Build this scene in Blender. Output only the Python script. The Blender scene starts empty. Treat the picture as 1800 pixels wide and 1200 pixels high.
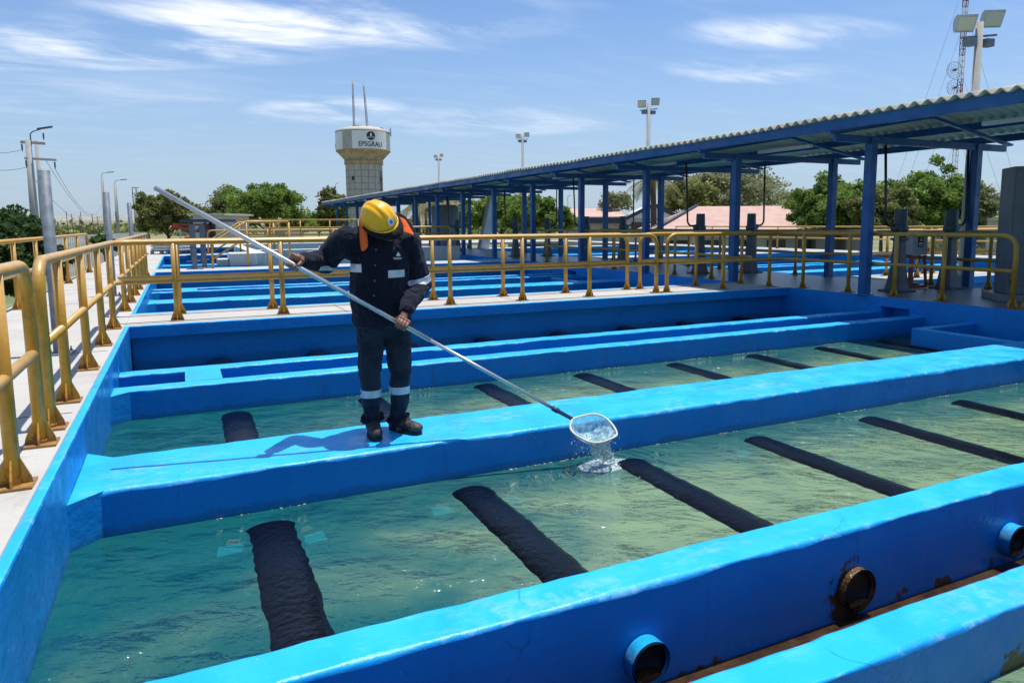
import bpy, bmesh, math, random
import numpy as np
from mathutils import Vector, Matrix, noise
random.seed(7); rng = np.random.default_rng(7)
S = bpy.context.scene; COL = S.collection
R_ = math.radians
# ---------------------------------------------------------------- camera
CAMH = 1.12; FPX = 1254.0; PPX = 925.0; PPY = 547.0
yaw, pitch, roll = R_(25.75), R_(6.99), R_(.36)
Fw = Vector((math.sin(yaw)*math.cos(pitch), math.cos(yaw)*math.cos(pitch), -math.sin(pitch)))
Rt = Vector((math.cos(yaw), -math.sin(yaw), 0)); Dn = Fw.cross(Rt)
Rt, Dn = math.cos(roll)*Rt + math.sin(roll)*Dn, -math.sin(roll)*Rt + math.cos(roll)*Dn
cd = bpy.data.cameras.new("camera"); cam = bpy.data.objects.new("camera", cd); COL.objects.link(cam)
cd.sensor_width = 36; cd.lens = FPX/1800*36; cd.clip_end = 9000; cd.clip_start = .05
cd.shift_x = (900-PPX)/1800; cd.shift_y = (PPY-600)/1800
M = Matrix((Rt, -Dn, -Fw)).transposed().to_4x4(); M.translation = Vector((0, 0, CAMH)); cam.matrix_world = M
S.camera = cam
O = Vector((0, 0, CAMH))
def ray(px, py): return (px-PPX)/FPX*Rt + (py-PPY)/FPX*Dn + Fw
def at(px, py, d): return O + ray(px, py)*d                 # a point at depth d metres
def onz(px, py, z=0.): r = ray(px, py); return O + r*((z-CAMH)/r.z)
def ony(px, py, y): r = ray(px, py); return O + r*(y/r.y)
def onx(px, py, x): r = ray(px, py); return O + r*(x/r.x)
# ---------------------------------------------------------------- sky and sun
SUN = Vector((.20, .03, 1)).normalized()
W = bpy.data.worlds.new("World"); S.world = W; W.use_nodes = True
nt = W.node_tree; nt.nodes.clear()
def N(nt, t, **k):
    n = nt.nodes.new(t)
    for a, b in k.items(): setattr(n, a, b)
    return n
out = N(nt, 'ShaderNodeOutputWorld'); bg = N(nt, 'ShaderNodeBackground'); sky = N(nt, 'ShaderNodeTexSky')
sky.sky_type = 'NISHITA'; sky.sun_disc = False
sky.sun_elevation = math.asin(SUN.z); sky.sun_rotation = math.atan2(SUN.x, SUN.y)
sky.air_density = 1.0; sky.dust_density = .6; sky.ozone_density = 2.5
geo = N(nt, 'ShaderNodeTexCoord'); sep = N(nt, 'ShaderNodeSeparateXYZ')
nt.links.new(geo.outputs['Generated'], sep.inputs[0])
# high thin cloud: directions flattened onto a layer far overhead, streaks of fractal noise
def Mt(nt, op, a, b=None, c=None):
    n = N(nt, 'ShaderNodeMath', operation=op)
    for i, v in enumerate((a, b, c)):
        if v is None: continue
        if isinstance(v, (int, float)): n.inputs[i].default_value = v
        else: nt.links.new(v, n.inputs[i])
    return n.outputs[0]
def MR(nt, v, a, b, c=0., d=1.):
    n = N(nt, 'ShaderNodeMapRange'); n.interpolation_type = 'SMOOTHSTEP'
    nt.links.new(v, n.inputs[0])
    for i, q in zip((1, 2, 3, 4), (a, b, c, d)): n.inputs[i].default_value = q
    return n.outputs[0]
def cloud_node(off, sx, sy, scale, rot, lo, hi):
    mp = N(nt, 'ShaderNodeMapping'); mp.inputs['Rotation'].default_value = (0, 0, rot)
    mp.inputs['Scale'].default_value = (sx, sy, 1); mp.inputs['Location'].default_value = off
    nt.links.new(cloudvec, mp.inputs[0])
    no = N(nt, 'ShaderNodeTexNoise'); no.inputs['Scale'].default_value = scale; no.inputs['Detail'].default_value = 9
    no.inputs['Roughness'].default_value = .58; no.inputs['Distortion'].default_value = .5
    nt.links.new(mp.outputs[0], no.inputs['Vector'])
    return MR(nt, no.outputs[0], lo, hi)
zc = Mt(nt, 'ADD', Mt(nt, 'MAXIMUM', sep.outputs[2], 0.0), .10)
cx = Mt(nt, 'DIVIDE', sep.outputs[0], zc); cy = Mt(nt, 'DIVIDE', sep.outputs[1], zc)
cb = N(nt, 'ShaderNodeCombineXYZ'); nt.links.new(cx, cb.inputs[0]); nt.links.new(cy, cb.inputs[1]); cloudvec = cb.outputs[0]
def blob(px, py, rad, k=1.):       # a soft patch of sky, centred on a direction
    d = ray(px, py).normalized(); z = max(d.z, 0)+.10
    vx = Mt(nt, 'SUBTRACT', cx, d.x/z); vy = Mt(nt, 'SUBTRACT', cy, d.y/z)
    # across / along the viewing direction
    ca, sa = math.cos(yaw), math.sin(yaw)
    u = Mt(nt, 'SUBTRACT', Mt(nt, 'MULTIPLY', vx, ca), Mt(nt, 'MULTIPLY', vy, sa))
    v = Mt(nt, 'ADD', Mt(nt, 'MULTIPLY', vx, sa), Mt(nt, 'MULTIPLY', vy, ca))
    q = Mt(nt, 'ADD', Mt(nt, 'POWER', Mt(nt, 'DIVIDE', u, rad[0]), 2.), Mt(nt, 'POWER', Mt(nt, 'DIVIDE', v, rad[1]), 2.))
    return MR(nt, q, 1., 0., 0., k)
thick = cloud_node((3.1, 1.7, 0), 1., 1.9, 1.3, yaw+.15, .36, .74)
fine = cloud_node((7.3, 4.1, 0), 1., 3.2, 2.3, yaw-.1, .46, .80)
msk = None
for b in [blob(110, 75, (1.3, .34)), blob(520, 40, (1.1, .42)), blob(300, 85, (1.1, .30), .9), blob(575, 195, (.5, .35), .9), blob(850, 215, (.9, .45), .45),
          blob(1390, 60, (.5, .22), .6), blob(1330, 125, (.5, .25), .5), blob(150, 170, (1., .5), .2)]:
    msk = b if msk is None else Mt(nt, 'MAXIMUM', msk, b)
wisp = cloud_node((5.3, 2.2, 0), 1., 4.2, 2.6, yaw+.25, .30, .62)
cm = Mt(nt, 'MULTIPLY', Mt(nt, 'MULTIPLY', thick, Mt(nt, 'ADD', Mt(nt, 'MULTIPLY', wisp, .65), .55)), msk)
cm = Mt(nt, 'MINIMUM', Mt(nt, 'ADD', Mt(nt, 'MULTIPLY', cm, .95), Mt(nt, 'MULTIPLY', fine, .07)), 1.)
mx = N(nt, 'ShaderNodeMixRGB'); nt.links.new(cm, mx.inputs[0]); tint = N(nt, 'ShaderNodeMixRGB'); tint.blend_type = 'MULTIPLY'; tint.inputs[0].default_value = 1; tint.inputs[2].default_value = (.86, .99, 1.15, 1); nt.links.new(sky.outputs[0], tint.inputs[1])
hz_ = N(nt, 'ShaderNodeMixRGB'); nt.links.new(MR(nt, sep.outputs[2], .30, -.03, 0., .75), hz_.inputs[0]); nt.links.new(tint.outputs[0], hz_.inputs[1]); hz_.inputs[2].default_value = (3.2, 4.05, 5.3, 1)   # hazy air low down
nt.links.new(hz_.outputs[0], mx.inputs[1])
mx.inputs[2].default_value = (8.6, 8.8, 9.1, 1)
nt.links.new(mx.outputs[0], bg.inputs[0]); bg.inputs[1].default_value = .135
nt.links.new(bg.outputs[0], out.inputs[0])
sl = bpy.data.lights.new("sun", 'SUN'); sl.energy = 5.0; sl.angle = R_(.53); sl.color = (1, .955, .88)
so = bpy.data.objects.new("sun", sl); COL.objects.link(so); so.rotation_euler = SUN.to_track_quat('Z', 'Y').to_euler()
S.view_settings.view_transform = 'Standard'; S.view_settings.look = 'None'; S.view_settings.exposure = 0.0; S.view_settings.gamma = 1
S.cycles.max_bounces = 8; S.cycles.transparent_max_bounces = 24; S.cycles.volume_bounces = 2
S.cycles.caustics_reflective = False; S.cycles.caustics_refractive = False; S.cycles.sample_clamp_indirect = 4
# ---------------------------------------------------------------- mesh helpers
def link(o, parent=None):
    COL.objects.link(o)
    if parent is not None: o.parent = parent
    return o
def tag(o, label=None, cat=None, group=None, kind=None):
    for k, v in (('label', label), ('category', cat), ('group', group), ('kind', kind)):
        if v: o[k] = v
    return o
def empty(name, loc=(0, 0, 0), label=None, cat=None, group=None):
    o = bpy.data.objects.new(name, None); o.location = loc; o.empty_display_size = .2
    COL.objects.link(o); return tag(o, label, cat, group)
class MB:
    def __init__(s): s.v = []; s.f = []; s.sm = []
    def add(s, vs, fs, smooth=False):
        b = len(s.v); s.v += [tuple(v) for v in vs]; s.f += [tuple(b+i for i in f) for f in fs]; s.sm += [smooth]*len(fs); return s
    def box(s, x0, x1, y0, y1, z0, z1):
        vs = [(x, y, z) for z in (z0, z1) for y in (y0, y1) for x in (x0, x1)]
        return s.add(vs, [(0, 2, 3, 1), (4, 5, 7, 6), (0, 1, 5, 4), (2, 6, 7, 3), (0, 4, 6, 2), (1, 3, 7, 5)])
    def obox(s, c, ax, ay, az, hx, hy, hz):       # oriented box
        c, ax, ay, az = Vector(c), Vector(ax).normalized()*hx, Vector(ay).normalized()*hy, Vector(az).normalized()*hz
        vs = [c+ax*i+ay*j+az*k for k in (-1, 1) for j in (-1, 1) for i in (-1, 1)]
        return s.add(vs, [(0, 2, 3, 1), (4, 5, 7, 6), (0, 1, 5, 4), (2, 6, 7, 3), (0, 4, 6, 2), (1, 3, 7, 5)])
    def bar(s, a, b, w, h=None, up=(0, 0, 1)):
        a, b = Vector(a), Vector(b); d = (b-a); L = d.length; d.normalize(); up = Vector(up)
        if abs(d.dot(up)) > .95: up = Vector((0, 1, 0))
        sx = d.cross(up).normalized(); uz = sx.cross(d)
        return s.obox((a+b)/2, d, sx, uz, L/2, w/2, (h or w)/2)
    def prism(s, poly, z0, z1):                   # poly: CCW list of (x,y)
        n = len(poly); vs = [(x, y, z0) for x, y in poly]+[(x, y, z1) for x, y in poly]
        return s.add(vs, [tuple(range(n))[::-1], tuple(range(n, 2*n))]+[(i, (i+1) % n, n+(i+1) % n, n+i) for i in range(n)])
    def tube(s, pts, r, seg=12, caps=True, rs=None):
        pts = [Vector(p) for p in pts]; n = len(pts)
        rs = rs or [r]*n; vs = []; prev = None
        for i, p in enumerate(pts):
            t = (pts[min(i+1, n-1)]-pts[max(i-1, 0)]).normalized()
            if prev is None:
                a = Vector((0, 0, 1)) if abs(t.z) < .9 else Vector((1, 0, 0)); u = t.cross(a).normalized()
            else: u = (prev-t*prev.dot(t)).normalized()
            prev = u; w = t.cross(u)
            vs += [p+(u*math.cos(2*math.pi*k/seg)+w*math.sin(2*math.pi*k/seg))*rs[i] for k in range(seg)]
        fs = [(i*seg+k, i*seg+(k+1) % seg, (i+1)*seg+(k+1) % seg, (i+1)*seg+k) for i in range(n-1) for k in range(seg)]
        s.add(vs, fs, True)
        if caps:
            b = len(s.v)-n*seg
            s.f += [tuple(b+k for k in range(seg))[::-1], tuple(b+(n-1)*seg+k for k in range(seg))]; s.sm += [False]*2
        return s
    def lathe(s, prof, seg=24, c=(0, 0, 0), axis=(0, 0, 1), smooth=True, ph=0.):
        c = Vector(c); q = Vector((0, 0, 1)).rotation_difference(Vector(axis).normalized()); vs = []
        for r, z in prof: vs += [c+q@Vector((r*math.cos(ph+2*math.pi*k/seg), r*math.sin(ph+2*math.pi*k/seg), z)) for k in range(seg)]
        n = len(prof); fs = [(i*seg+k, i*seg+(k+1) % seg, (i+1)*seg+(k+1) % seg, (i+1)*seg+k) for i in range(n-1) for k in range(seg)]
        return s.add(vs, fs, smooth)
    def build(s, name, mat, parent=None, bevel=0, loc=None):
        me = bpy.data.meshes.new(name)
        vs = s.v
        if loc is not None:
            lv = Vector(loc); vs = [tuple(Vector(v)-lv) for v in vs]
        me.from_pydata(vs, [], s.f); me.materials.append(mat)
        me.polygons.foreach_set('use_smooth', s.sm); me.update()
        bm = bmesh.new(); bm.from_mesh(me); bmesh.ops.recalc_face_normals(bm, faces=bm.faces); bm.to_mesh(me); bm.free()
        o = bpy.data.objects.new(name, me); link(o, parent)
        if loc is not None: o.location = loc
        if bevel:
            m = o.modifiers.new('bevel', 'BEVEL'); m.width = bevel; m.segments = 2; m.limit_method = 'ANGLE'; m.harden_normals = False
        return o
def copy_tree(o, parent=None):
    c = o.copy(); COL.objects.link(c); c.parent = parent
    for ch in [x for x in KIDS.get(o.name, [])]: copy_tree(ch, c)
    return c
KIDS = {}
def reg(root):
    ch = [x for x in COL.objects if x.parent == root]; KIDS[root.name] = ch
    for x in ch: reg(x)
    return root
# ---------------------------------------------------------------- materials
def mat(name, col, rough=.6, metal=0., spec=.5, noise_s=0, var=.15, bump=0., bscale=40, coat=0., col2=None, detail=6):
    m = bpy.data.materials.new(name); m.use_nodes = True; t = m.node_tree; p = t.nodes['Principled BSDF']
    p.inputs['Roughness'].default_value = rough; p.inputs['Metallic'].default_value = metal
    p.inputs['Specular IOR Level'].default_value = spec; p.inputs['Coat Weight'].default_value = coat
    p.inputs['Base Color'].default_value = (*col, 1)
    tc = N(t, 'ShaderNodeTexCoord')
    if noise_s:
        n = N(t, 'ShaderNodeTexNoise'); n.inputs['Scale'].default_value = noise_s; n.inputs['Detail'].default_value = detail; n.inputs['Roughness'].default_value = .6
        t.links.new(tc.outputs['Object'], n.inputs['Vector'])
        r = N(t, 'ShaderNodeValToRGB'); c2 = col2 or tuple(min(1, c*(1+var)) for c in col)
        r.color_ramp.elements[0].position = .35; r.color_ramp.elements[1].position = .68
        r.color_ramp.elements[0].color = (*[c*(1-var) if not col2 else c for c in col], 1); r.color_ramp.elements[1].color = (*c2, 1)
        t.links.new(n.outputs[0], r.inputs[0]); t.links.new(r.outputs[0], p.inputs['Base Color'])
    if bump:
        n = N(t, 'ShaderNodeTexNoise'); n.inputs['Scale'].default_value = bscale; n.inputs['Detail'].default_value = 5
        t.links.new(tc.outputs['Object'], n.inputs['Vector'])
        b = N(t, 'ShaderNodeBump'); b.inputs['Strength'].default_value = bump; b.inputs['Distance'].default_value = .02
        t.links.new(n.outputs[0], b.inputs['Height']); t.links.new(b.outputs[0], p.inputs['Normal'])
    return m
def noise_mask(t, scale, lo, hi, detail=6, vec=None, mscale=None, rough=.6, dist=0.):
    tc = N(t, 'ShaderNodeTexCoord'); v = tc.outputs['Object']
    if mscale:
        mp = N(t, 'ShaderNodeMapping'); mp.inputs['Scale'].default_value = mscale; t.links.new(v, mp.inputs[0]); v = mp.outputs[0]
    n = N(t, 'ShaderNodeTexNoise'); n.inputs['Scale'].default_value = scale; n.inputs['Detail'].default_value = detail
    n.inputs['Roughness'].default_value = rough; n.inputs['Distortion'].default_value = dist
    t.links.new(v, n.inputs['Vector']); return MR(t, n.outputs[0], lo, hi)
def mixc(t, fac, a, b):
    n = N(t, 'ShaderNodeMixRGB'); t.links.new(fac, n.inputs[0])
    for i, q in ((1, a), (2, b)):
        if isinstance(q, tuple): n.inputs[i].default_value = (*q, 1)
        else: t.links.new(q, n.inputs[i])
    return n.outputs[0]
def base(name, rough):
    m = bpy.data.materials.new(name); m.use_nodes = True; t = m.node_tree; p = t.nodes['Principled BSDF']
    p.inputs['Roughness'].default_value = rough; return m, t, p
def upmask(t, lo=.4, hi=.8):
    g = N(t, 'ShaderNodeNewGeometry'); s = N(t, 'ShaderNodeSeparateXYZ'); t.links.new(g.outputs['Normal'], s.inputs[0]); return MR(t, s.outputs[2], lo, hi)
def blue_paint(name, c1=(.002, .215, .60), c2=(.004, .25, .67), worn=.42, stain=None, coat=.1):
    m, t, p = base(name, .38); p.inputs['Specular IOR Level'].default_value = .35
    c = mixc(t, noise_mask(t, 1.6, .3, .7), c1, c2)
    c = mixc(t, Mt(t, 'MULTIPLY', noise_mask(t, 22, .58, .75, 8, mscale=(1, 1, 1)), .25), c, (.02, .16, .5))
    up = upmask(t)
    c = mixc(t, Mt(t, 'MULTIPLY', up, MR(t, noise_mask(t, 2.3, .25, .6), 0, 1, .75, 1.)), c, (.016, .46, .87))     # lighter cyan tops: sunlight on top faces put into the colour
    # chalky scuffs left by boots on flat tops
    w = Mt(t, 'MULTIPLY', noise_mask(t, 3.2, .47, .72, 8, mscale=(.45, 1.6, 1), rough=.7), noise_mask(t, 17, .38, .62, 7))
    w = Mt(t, 'MULTIPLY', Mt(t, 'MULTIPLY', w, up), worn)
    c = mixc(t, w, c, (.36, .56, .74))
    eg = Mt(t, 'MULTIPLY', upmask(t, .22, .45), Mt(t, 'SUBTRACT', 1., upmask(t, .86, .96)))      # rubbed edges
    c = mixc(t, Mt(t, 'MULTIPLY', Mt(t, 'MULTIPLY', eg, noise_mask(t, 9, .50, .70, 8)), .55), c, (.35, .66, .88))
    # small chips and dark scratches
    ch = Mt(t, 'MULTIPLY', noise_mask(t, 46, .70, .76, 4, mscale=(.5, 1, 1)), noise_mask(t, 2.1, .5, .6))
    c = mixc(t, Mt(t, 'MULTIPLY', ch, .7), c, (.03, .09, .2))
    ch2 = Mt(t, 'MULTIPLY', noise_mask(t, 70, .72, .75, 2), noise_mask(t, 3.1, .5, .65))
    c = mixc(t, Mt(t, 'MULTIPLY', ch2, .8), c, (.55, .68, .75))
    # hairline cracks and a wet tide line
    tc0 = N(t, 'ShaderNodeTexCoord'); vo = N(t, 'ShaderNodeTexVoronoi'); vo.feature = 'DISTANCE_TO_EDGE'; vo.inputs['Scale'].default_value = 1.35
    nn_ = N(t, 'ShaderNodeTexNoise'); nn_.inputs['Scale'].default_value = 3; t.links.new(tc0.outputs['Object'], nn_.inputs['Vector'])
    va = N(t, 'ShaderNodeVectorMath', operation='MULTIPLY_ADD'); va.inputs[1].default_value = (.35, .35, .35); t.links.new(nn_.outputs['Color'], va.inputs[0]); t.links.new(tc0.outputs['Object'], va.inputs[2]); t.links.new(va.outputs[0], vo.inputs['Vector'])
    ck = Mt(t, 'MULTIPLY', MR(t, vo.outputs[0], .006, .001), noise_mask(t, 1.7, .52, .60)); c = mixc(t, Mt(t, 'MULTIPLY', ck, .45), c, (.01, .05, .13))
    dr = Mt(t, 'MULTIPLY', noise_mask(t, 9, .60, .74, 6, mscale=(1.6, 1.6, .18)), Mt(t, 'SUBTRACT', 1., up)); c = mixc(t, Mt(t, 'MULTIPLY', dr, .35), c, (.03, .10, .22))
    s0 = N(t, 'ShaderNodeSeparateXYZ'); t.links.new(tc0.outputs['Object'], s0.inputs[0]); z0 = Mt(t, 'ADD', s0.outputs[2], Mt(t, 'MULTIPLY', noise_mask(t, 6, .3, .7, 6), -.035))
    if stain is None: c = mixc(t, Mt(t, 'MULTIPLY', MR(t, z0, -.43, -.462), .45), c, (.01, .10, .17))
    if stain is not None:        # rust halo round the corroded middle outlet
        tq = N(t, 'ShaderNodeTexCoord'); sq = N(t, 'ShaderNodeSeparateXYZ'); t.links.new(tq.outputs['Object'], sq.inputs[0])
        dx_ = Mt(t, 'SUBTRACT', sq.outputs[0], 2.585); dz_ = Mt(t, 'MULTIPLY', Mt(t, 'ADD', sq.outputs[2], .53), .8)
        dd = Mt(t, 'ADD', Mt(t, 'SQRT', Mt(t, 'ADD', Mt(t, 'MULTIPLY', dx_, dx_), Mt(t, 'MULTIPLY', dz_, dz_))), Mt(t, 'MULTIPLY', noise_mask(t, 13, .3, .7, 8), .07))
        c = mixc(t, MR(t, dd, .165, .135), c, (.05, .028, .012))
        tc = N(t, 'ShaderNodeTexCoord'); s = N(t, 'ShaderNodeSeparateXYZ'); t.links.new(tc.outputs['Object'], s.inputs[0])
        zz = Mt(t, 'ADD', s.outputs[2], Mt(t, 'MULTIPLY', noise_mask(t, 7, .45, .8, 8), -.10))
        c = mixc(t, MR(t, zz, stain, stain-.03), c, (.10, .058, .022))
    t.links.new(c, p.inputs['Base Color']); t.links.new(MR(t, noise_mask(t, 4.5, .3, .7, 8), 0, 1, .26, .58), p.inputs['Roughness'])
    p.inputs['Coat Weight'].default_value = coat; p.inputs['Coat Roughness'].default_value = .12
    n1 = N(t, 'ShaderNodeTexNoise'); n1.inputs['Scale'].default_value = 14; n1.inputs['Detail'].default_value = 7; n1.inputs['Roughness'].default_value = .62
    tc = N(t, 'ShaderNodeTexCoord'); t.links.new(tc.outputs['Object'], n1.inputs['Vector'])
    b = N(t, 'ShaderNodeBump'); b.inputs['Strength'].default_value = .55; b.inputs['Distance'].default_value = .012
    t.links.new(n1.outputs[0], b.inputs['Height']); t.links.new(b.outputs[0], p.inputs['Normal']); t.links.new(b.outputs[0], p.inputs['Coat Normal'])
    return m
def concrete(name, c1, c2, rough=.85, tile=0., dirt=(.20, .17, .12), spec=.3):
    m, t, p = base(name, rough); p.inputs['Specular IOR Level'].default_value = spec
    c = mixc(t, noise_mask(t, 1.1, .3, .7, 8), c1, c2)
    c = mixc(t, Mt(t, 'MULTIPLY', noise_mask(t, 60, .5, .75, 3), .28), c, tuple(x*.62 for x in c1))
    c = mixc(t, Mt(t, 'MULTIPLY', noise_mask(t, 5.5, .56, .72, 8), .30), c, dirt)
    c = mixc(t, Mt(t, 'MULTIPLY', noise_mask(t, 27, .70, .74, 3), .7), c, tuple(x*.4 for x in dirt))
    if tile:
        tc = N(t, 'ShaderNodeTexCoord'); br = N(t, 'ShaderNodeTexBrick'); t.links.new(tc.outputs['Object'], br.inputs['Vector'])
        br.inputs['Scale'].default_value = 1; br.inputs['Mortar Size'].default_value = .006; br.inputs['Brick Width'].default_value = tile; br.inputs['Row Height'].default_value = tile
        br.offset = 0
        c = mixc(t, Mt(t, 'MULTIPLY', br.outputs['Fac'], .6), c, tuple(x*.3 for x in c1))
    t.links.new(c, p.inputs['Base Color'])
    n1 = N(t, 'ShaderNodeTexNoise'); n1.inputs['Scale'].default_value = 30; n1.inputs['Detail'].default_value = 8
    tc = N(t, 'ShaderNodeTexCoord'); t.links.new(tc.outputs['Object'], n1.inputs['Vector'])
    b = N(t, 'ShaderNodeBump'); b.inputs['Strength'].default_value = .4; b.inputs['Distance'].default_value = .01
    t.links.new(n1.outputs[0], b.inputs['Height']); t.links.new(b.outputs[0], p.inputs['Normal'])
    return m
def yellow_paint():
    m, t, p = base('yellow_rail_paint', .38)
    c = mixc(t, noise_mask(t, 9, .35, .7), (.50, .24, .012), (.60, .31, .018))
    c = mixc(t, Mt(t, 'MULTIPLY', noise_mask(t, 38, .5, .78, 7), .5), c, (.27, .13, .025))
    dust = Mt(t, 'MULTIPLY', upmask(t, .15, .85), MR(t, noise_mask(t, 12, .2, .6), 0, 1, .45, .8))
    c = mixc(t, dust, c, (.66, .43, .17))
    chip = Mt(t, 'MULTIPLY', noise_mask(t, 16, .69, .72, 5), .8)
    c = mixc(t, chip, c, (.10, .075, .05))
    gz_ = N(t, 'ShaderNodeSeparateXYZ'); tz_ = N(t, 'ShaderNodeTexCoord'); t.links.new(tz_.outputs['Object'], gz_.inputs[0])
    rz = Mt(t, 'ADD', gz_.outputs[2], Mt(t, 'MULTIPLY', noise_mask(t, 24, .3, .7, 7), -.09)); c = mixc(t, Mt(t, 'MULTIPLY', MR(t, rz, .02, -.03), .7), c, (.20, .085, .03))
    sc_ = Mt(t, 'MULTIPLY', noise_mask(t, 5, .58, .64, 8), noise_mask(t, 50, .4, .6, 4)); c = mixc(t, Mt(t, 'MULTIPLY', sc_, .5), c, (.16, .12, .07))
    t.links.new(c, p.inputs['Base Color']); p.inputs['Coat Weight'].default_value = .15; p.inputs['Coat Roughness'].default_value = .25
    n1 = N(t, 'ShaderNodeTexNoise'); n1.inputs['Scale'].default_value = 45
    tc = N(t, 'ShaderNodeTexCoord'); t.links.new(tc.outputs['Object'], n1.inputs['Vector'])
    b = N(t, 'ShaderNodeBump'); b.inputs['Strength'].default_value = .15; b.inputs['Distance'].default_value = .01
    t.links.new(n1.outputs[0], b.inputs['Height']); t.links.new(b.outputs[0], p.inputs['Normal'])
    return m
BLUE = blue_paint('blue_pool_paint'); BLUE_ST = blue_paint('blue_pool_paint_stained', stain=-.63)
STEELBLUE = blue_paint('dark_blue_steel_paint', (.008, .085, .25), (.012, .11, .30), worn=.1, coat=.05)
DECK = concrete('pale_concrete', (.52, .50, .455), (.45, .43, .39)); DECKIN = concrete('grey_walkway_concrete', (.25, .26, .27), (.20, .21, .22), rough=.34, tile=.55, spec=.5)
WHITEC = concrete('white_painted_concrete', (.70, .69, .65), (.60, .59, .55))
YEL = yellow_paint()
GALV = mat('galvanised_steel', (.15, .18, .21), .6, .15, noise_s=14, var=.25)
DGREY = mat('grey_machine_paint', (.075, .09, .11), .45, noise_s=8, var=.2, bump=.1)
CABG = mat('grey_cabinet_paint', (.13, .16, .18), .5, noise_s=5, var=.12, bump=.05)
BLACKRUB = mat('black_mesh_sleeve', (.002, .002, .0025), .20, spec=.22, noise_s=60, var=.6, bump=.35, bscale=30)
BLACK = mat('black_plastic', (.01, .01, .012), .4)
ALU = mat('brushed_aluminium', (.62, .63, .64), .32, .75, noise_s=30, var=.06)
SLUDGE = mat('brown_sludge', (.055, .03, .012), .15, noise_s=9, var=.5, bump=.5, bscale=25)
RUSTP = mat('rusty_pipe', (.13, .07, .03), .25, noise_s=16, var=.6, bump=.7, bscale=40)
TEALP = mat('cyan_painted_block', (.02, .52, .70), .5, noise_s=12, var=.12)
ORANGEP = mat('orange_rusty_cap', (.42, .16, .05), .6, noise_s=12, var=.3)
TYPE_RED = mat('red_paint', (.42, .035, .02), .45, noise_s=10, var=.2)
REDOX = mat('red_oxide_steel', (.30, .05, .022), .5, noise_s=12, var=.25)
ROOFC = concrete('fibre_cement_roof', (.64, .60, .48), (.50, .47, .38), dirt=(.2, .19, .15))
WHITEP = mat('white_paint', (.74, .74, .72), .5, noise_s=6, var=.06)
# ================================================================ SETTING
def ground_mat():
    m, t, p = base('dry_ground', .95)
    c = mixc(t, noise_mask(t, .02, .35, .65, 10), (.19, .20, .085), (.30, .27, .16))
    c = mixc(t, Mt(t, 'MULTIPLY', noise_mask(t, .12, .45, .6, 8), .7), c, (.11, .15, .05))
    c = mixc(t, Mt(t, 'MULTIPLY', noise_mask(t, 1.5, .5, .8, 8), .4), c, (.36, .31, .22))
    t.links.new(c, p.inputs['Base Color']); return m
def terrain():
    mb = MB(); xs = [-4000, -1500, -600, -250, -120, -60, -30, 0, 30, 60, 120, 250, 600, 1500, 4000]
    ys = [-200, -60, -20, 0, 30, 60, 100, 160, 260, 420, 700, 1200, 2200, 4500, 7000]
    vs = [(x, y, -1.6) for y in ys for x in xs]; n = len(xs)
    mb.add(vs, [(j*n+i, j*n+i+1, (j+1)*n+i+1, (j+1)*n+i) for j in range(len(ys)-1) for i in range(n-1)])
    tag(mb.build('ground', ground_mat()), 'dry greenish plain around the raised basins', 'ground', kind='structure')
terrain()
def hills():
    for nm, d, h0, amp, sd, col in (('hills', 1700, 7, 19, 3, (.23, .22, .14)), ('hills', 2700, 20, 34, 9, (.30, .29, .23))):
        mb = MB(); n = 160; vs = []
        for row, (dd, k) in enumerate(((0, 0.), (160, .6), (340, 1.), (700, 0.))):
            for i in range(n):
                a = R_(-50+130*i/(n-1)); rr = d+dd; h = -1.6+k*(h0+amp*(noise.noise(Vector((i*.045+sd, row*.4, sd)))*.7+.45+.15*noise.noise(Vector((i*.21, row, sd)))))
                vs.append((rr*math.sin(a), rr*math.cos(a), h if k else -3))
        mb.add(vs, [(r*n+i, r*n+i+1, (r+1)*n+i+1, (r+1)*n+i) for r in range(3) for i in range(n-1)], True)
        tag(mb.build(nm, mat('dry_hill', col, .95, noise_s=.02, var=.25)), 'low dry hills along the horizon', 'hill', kind='structure')
hills()
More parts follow.
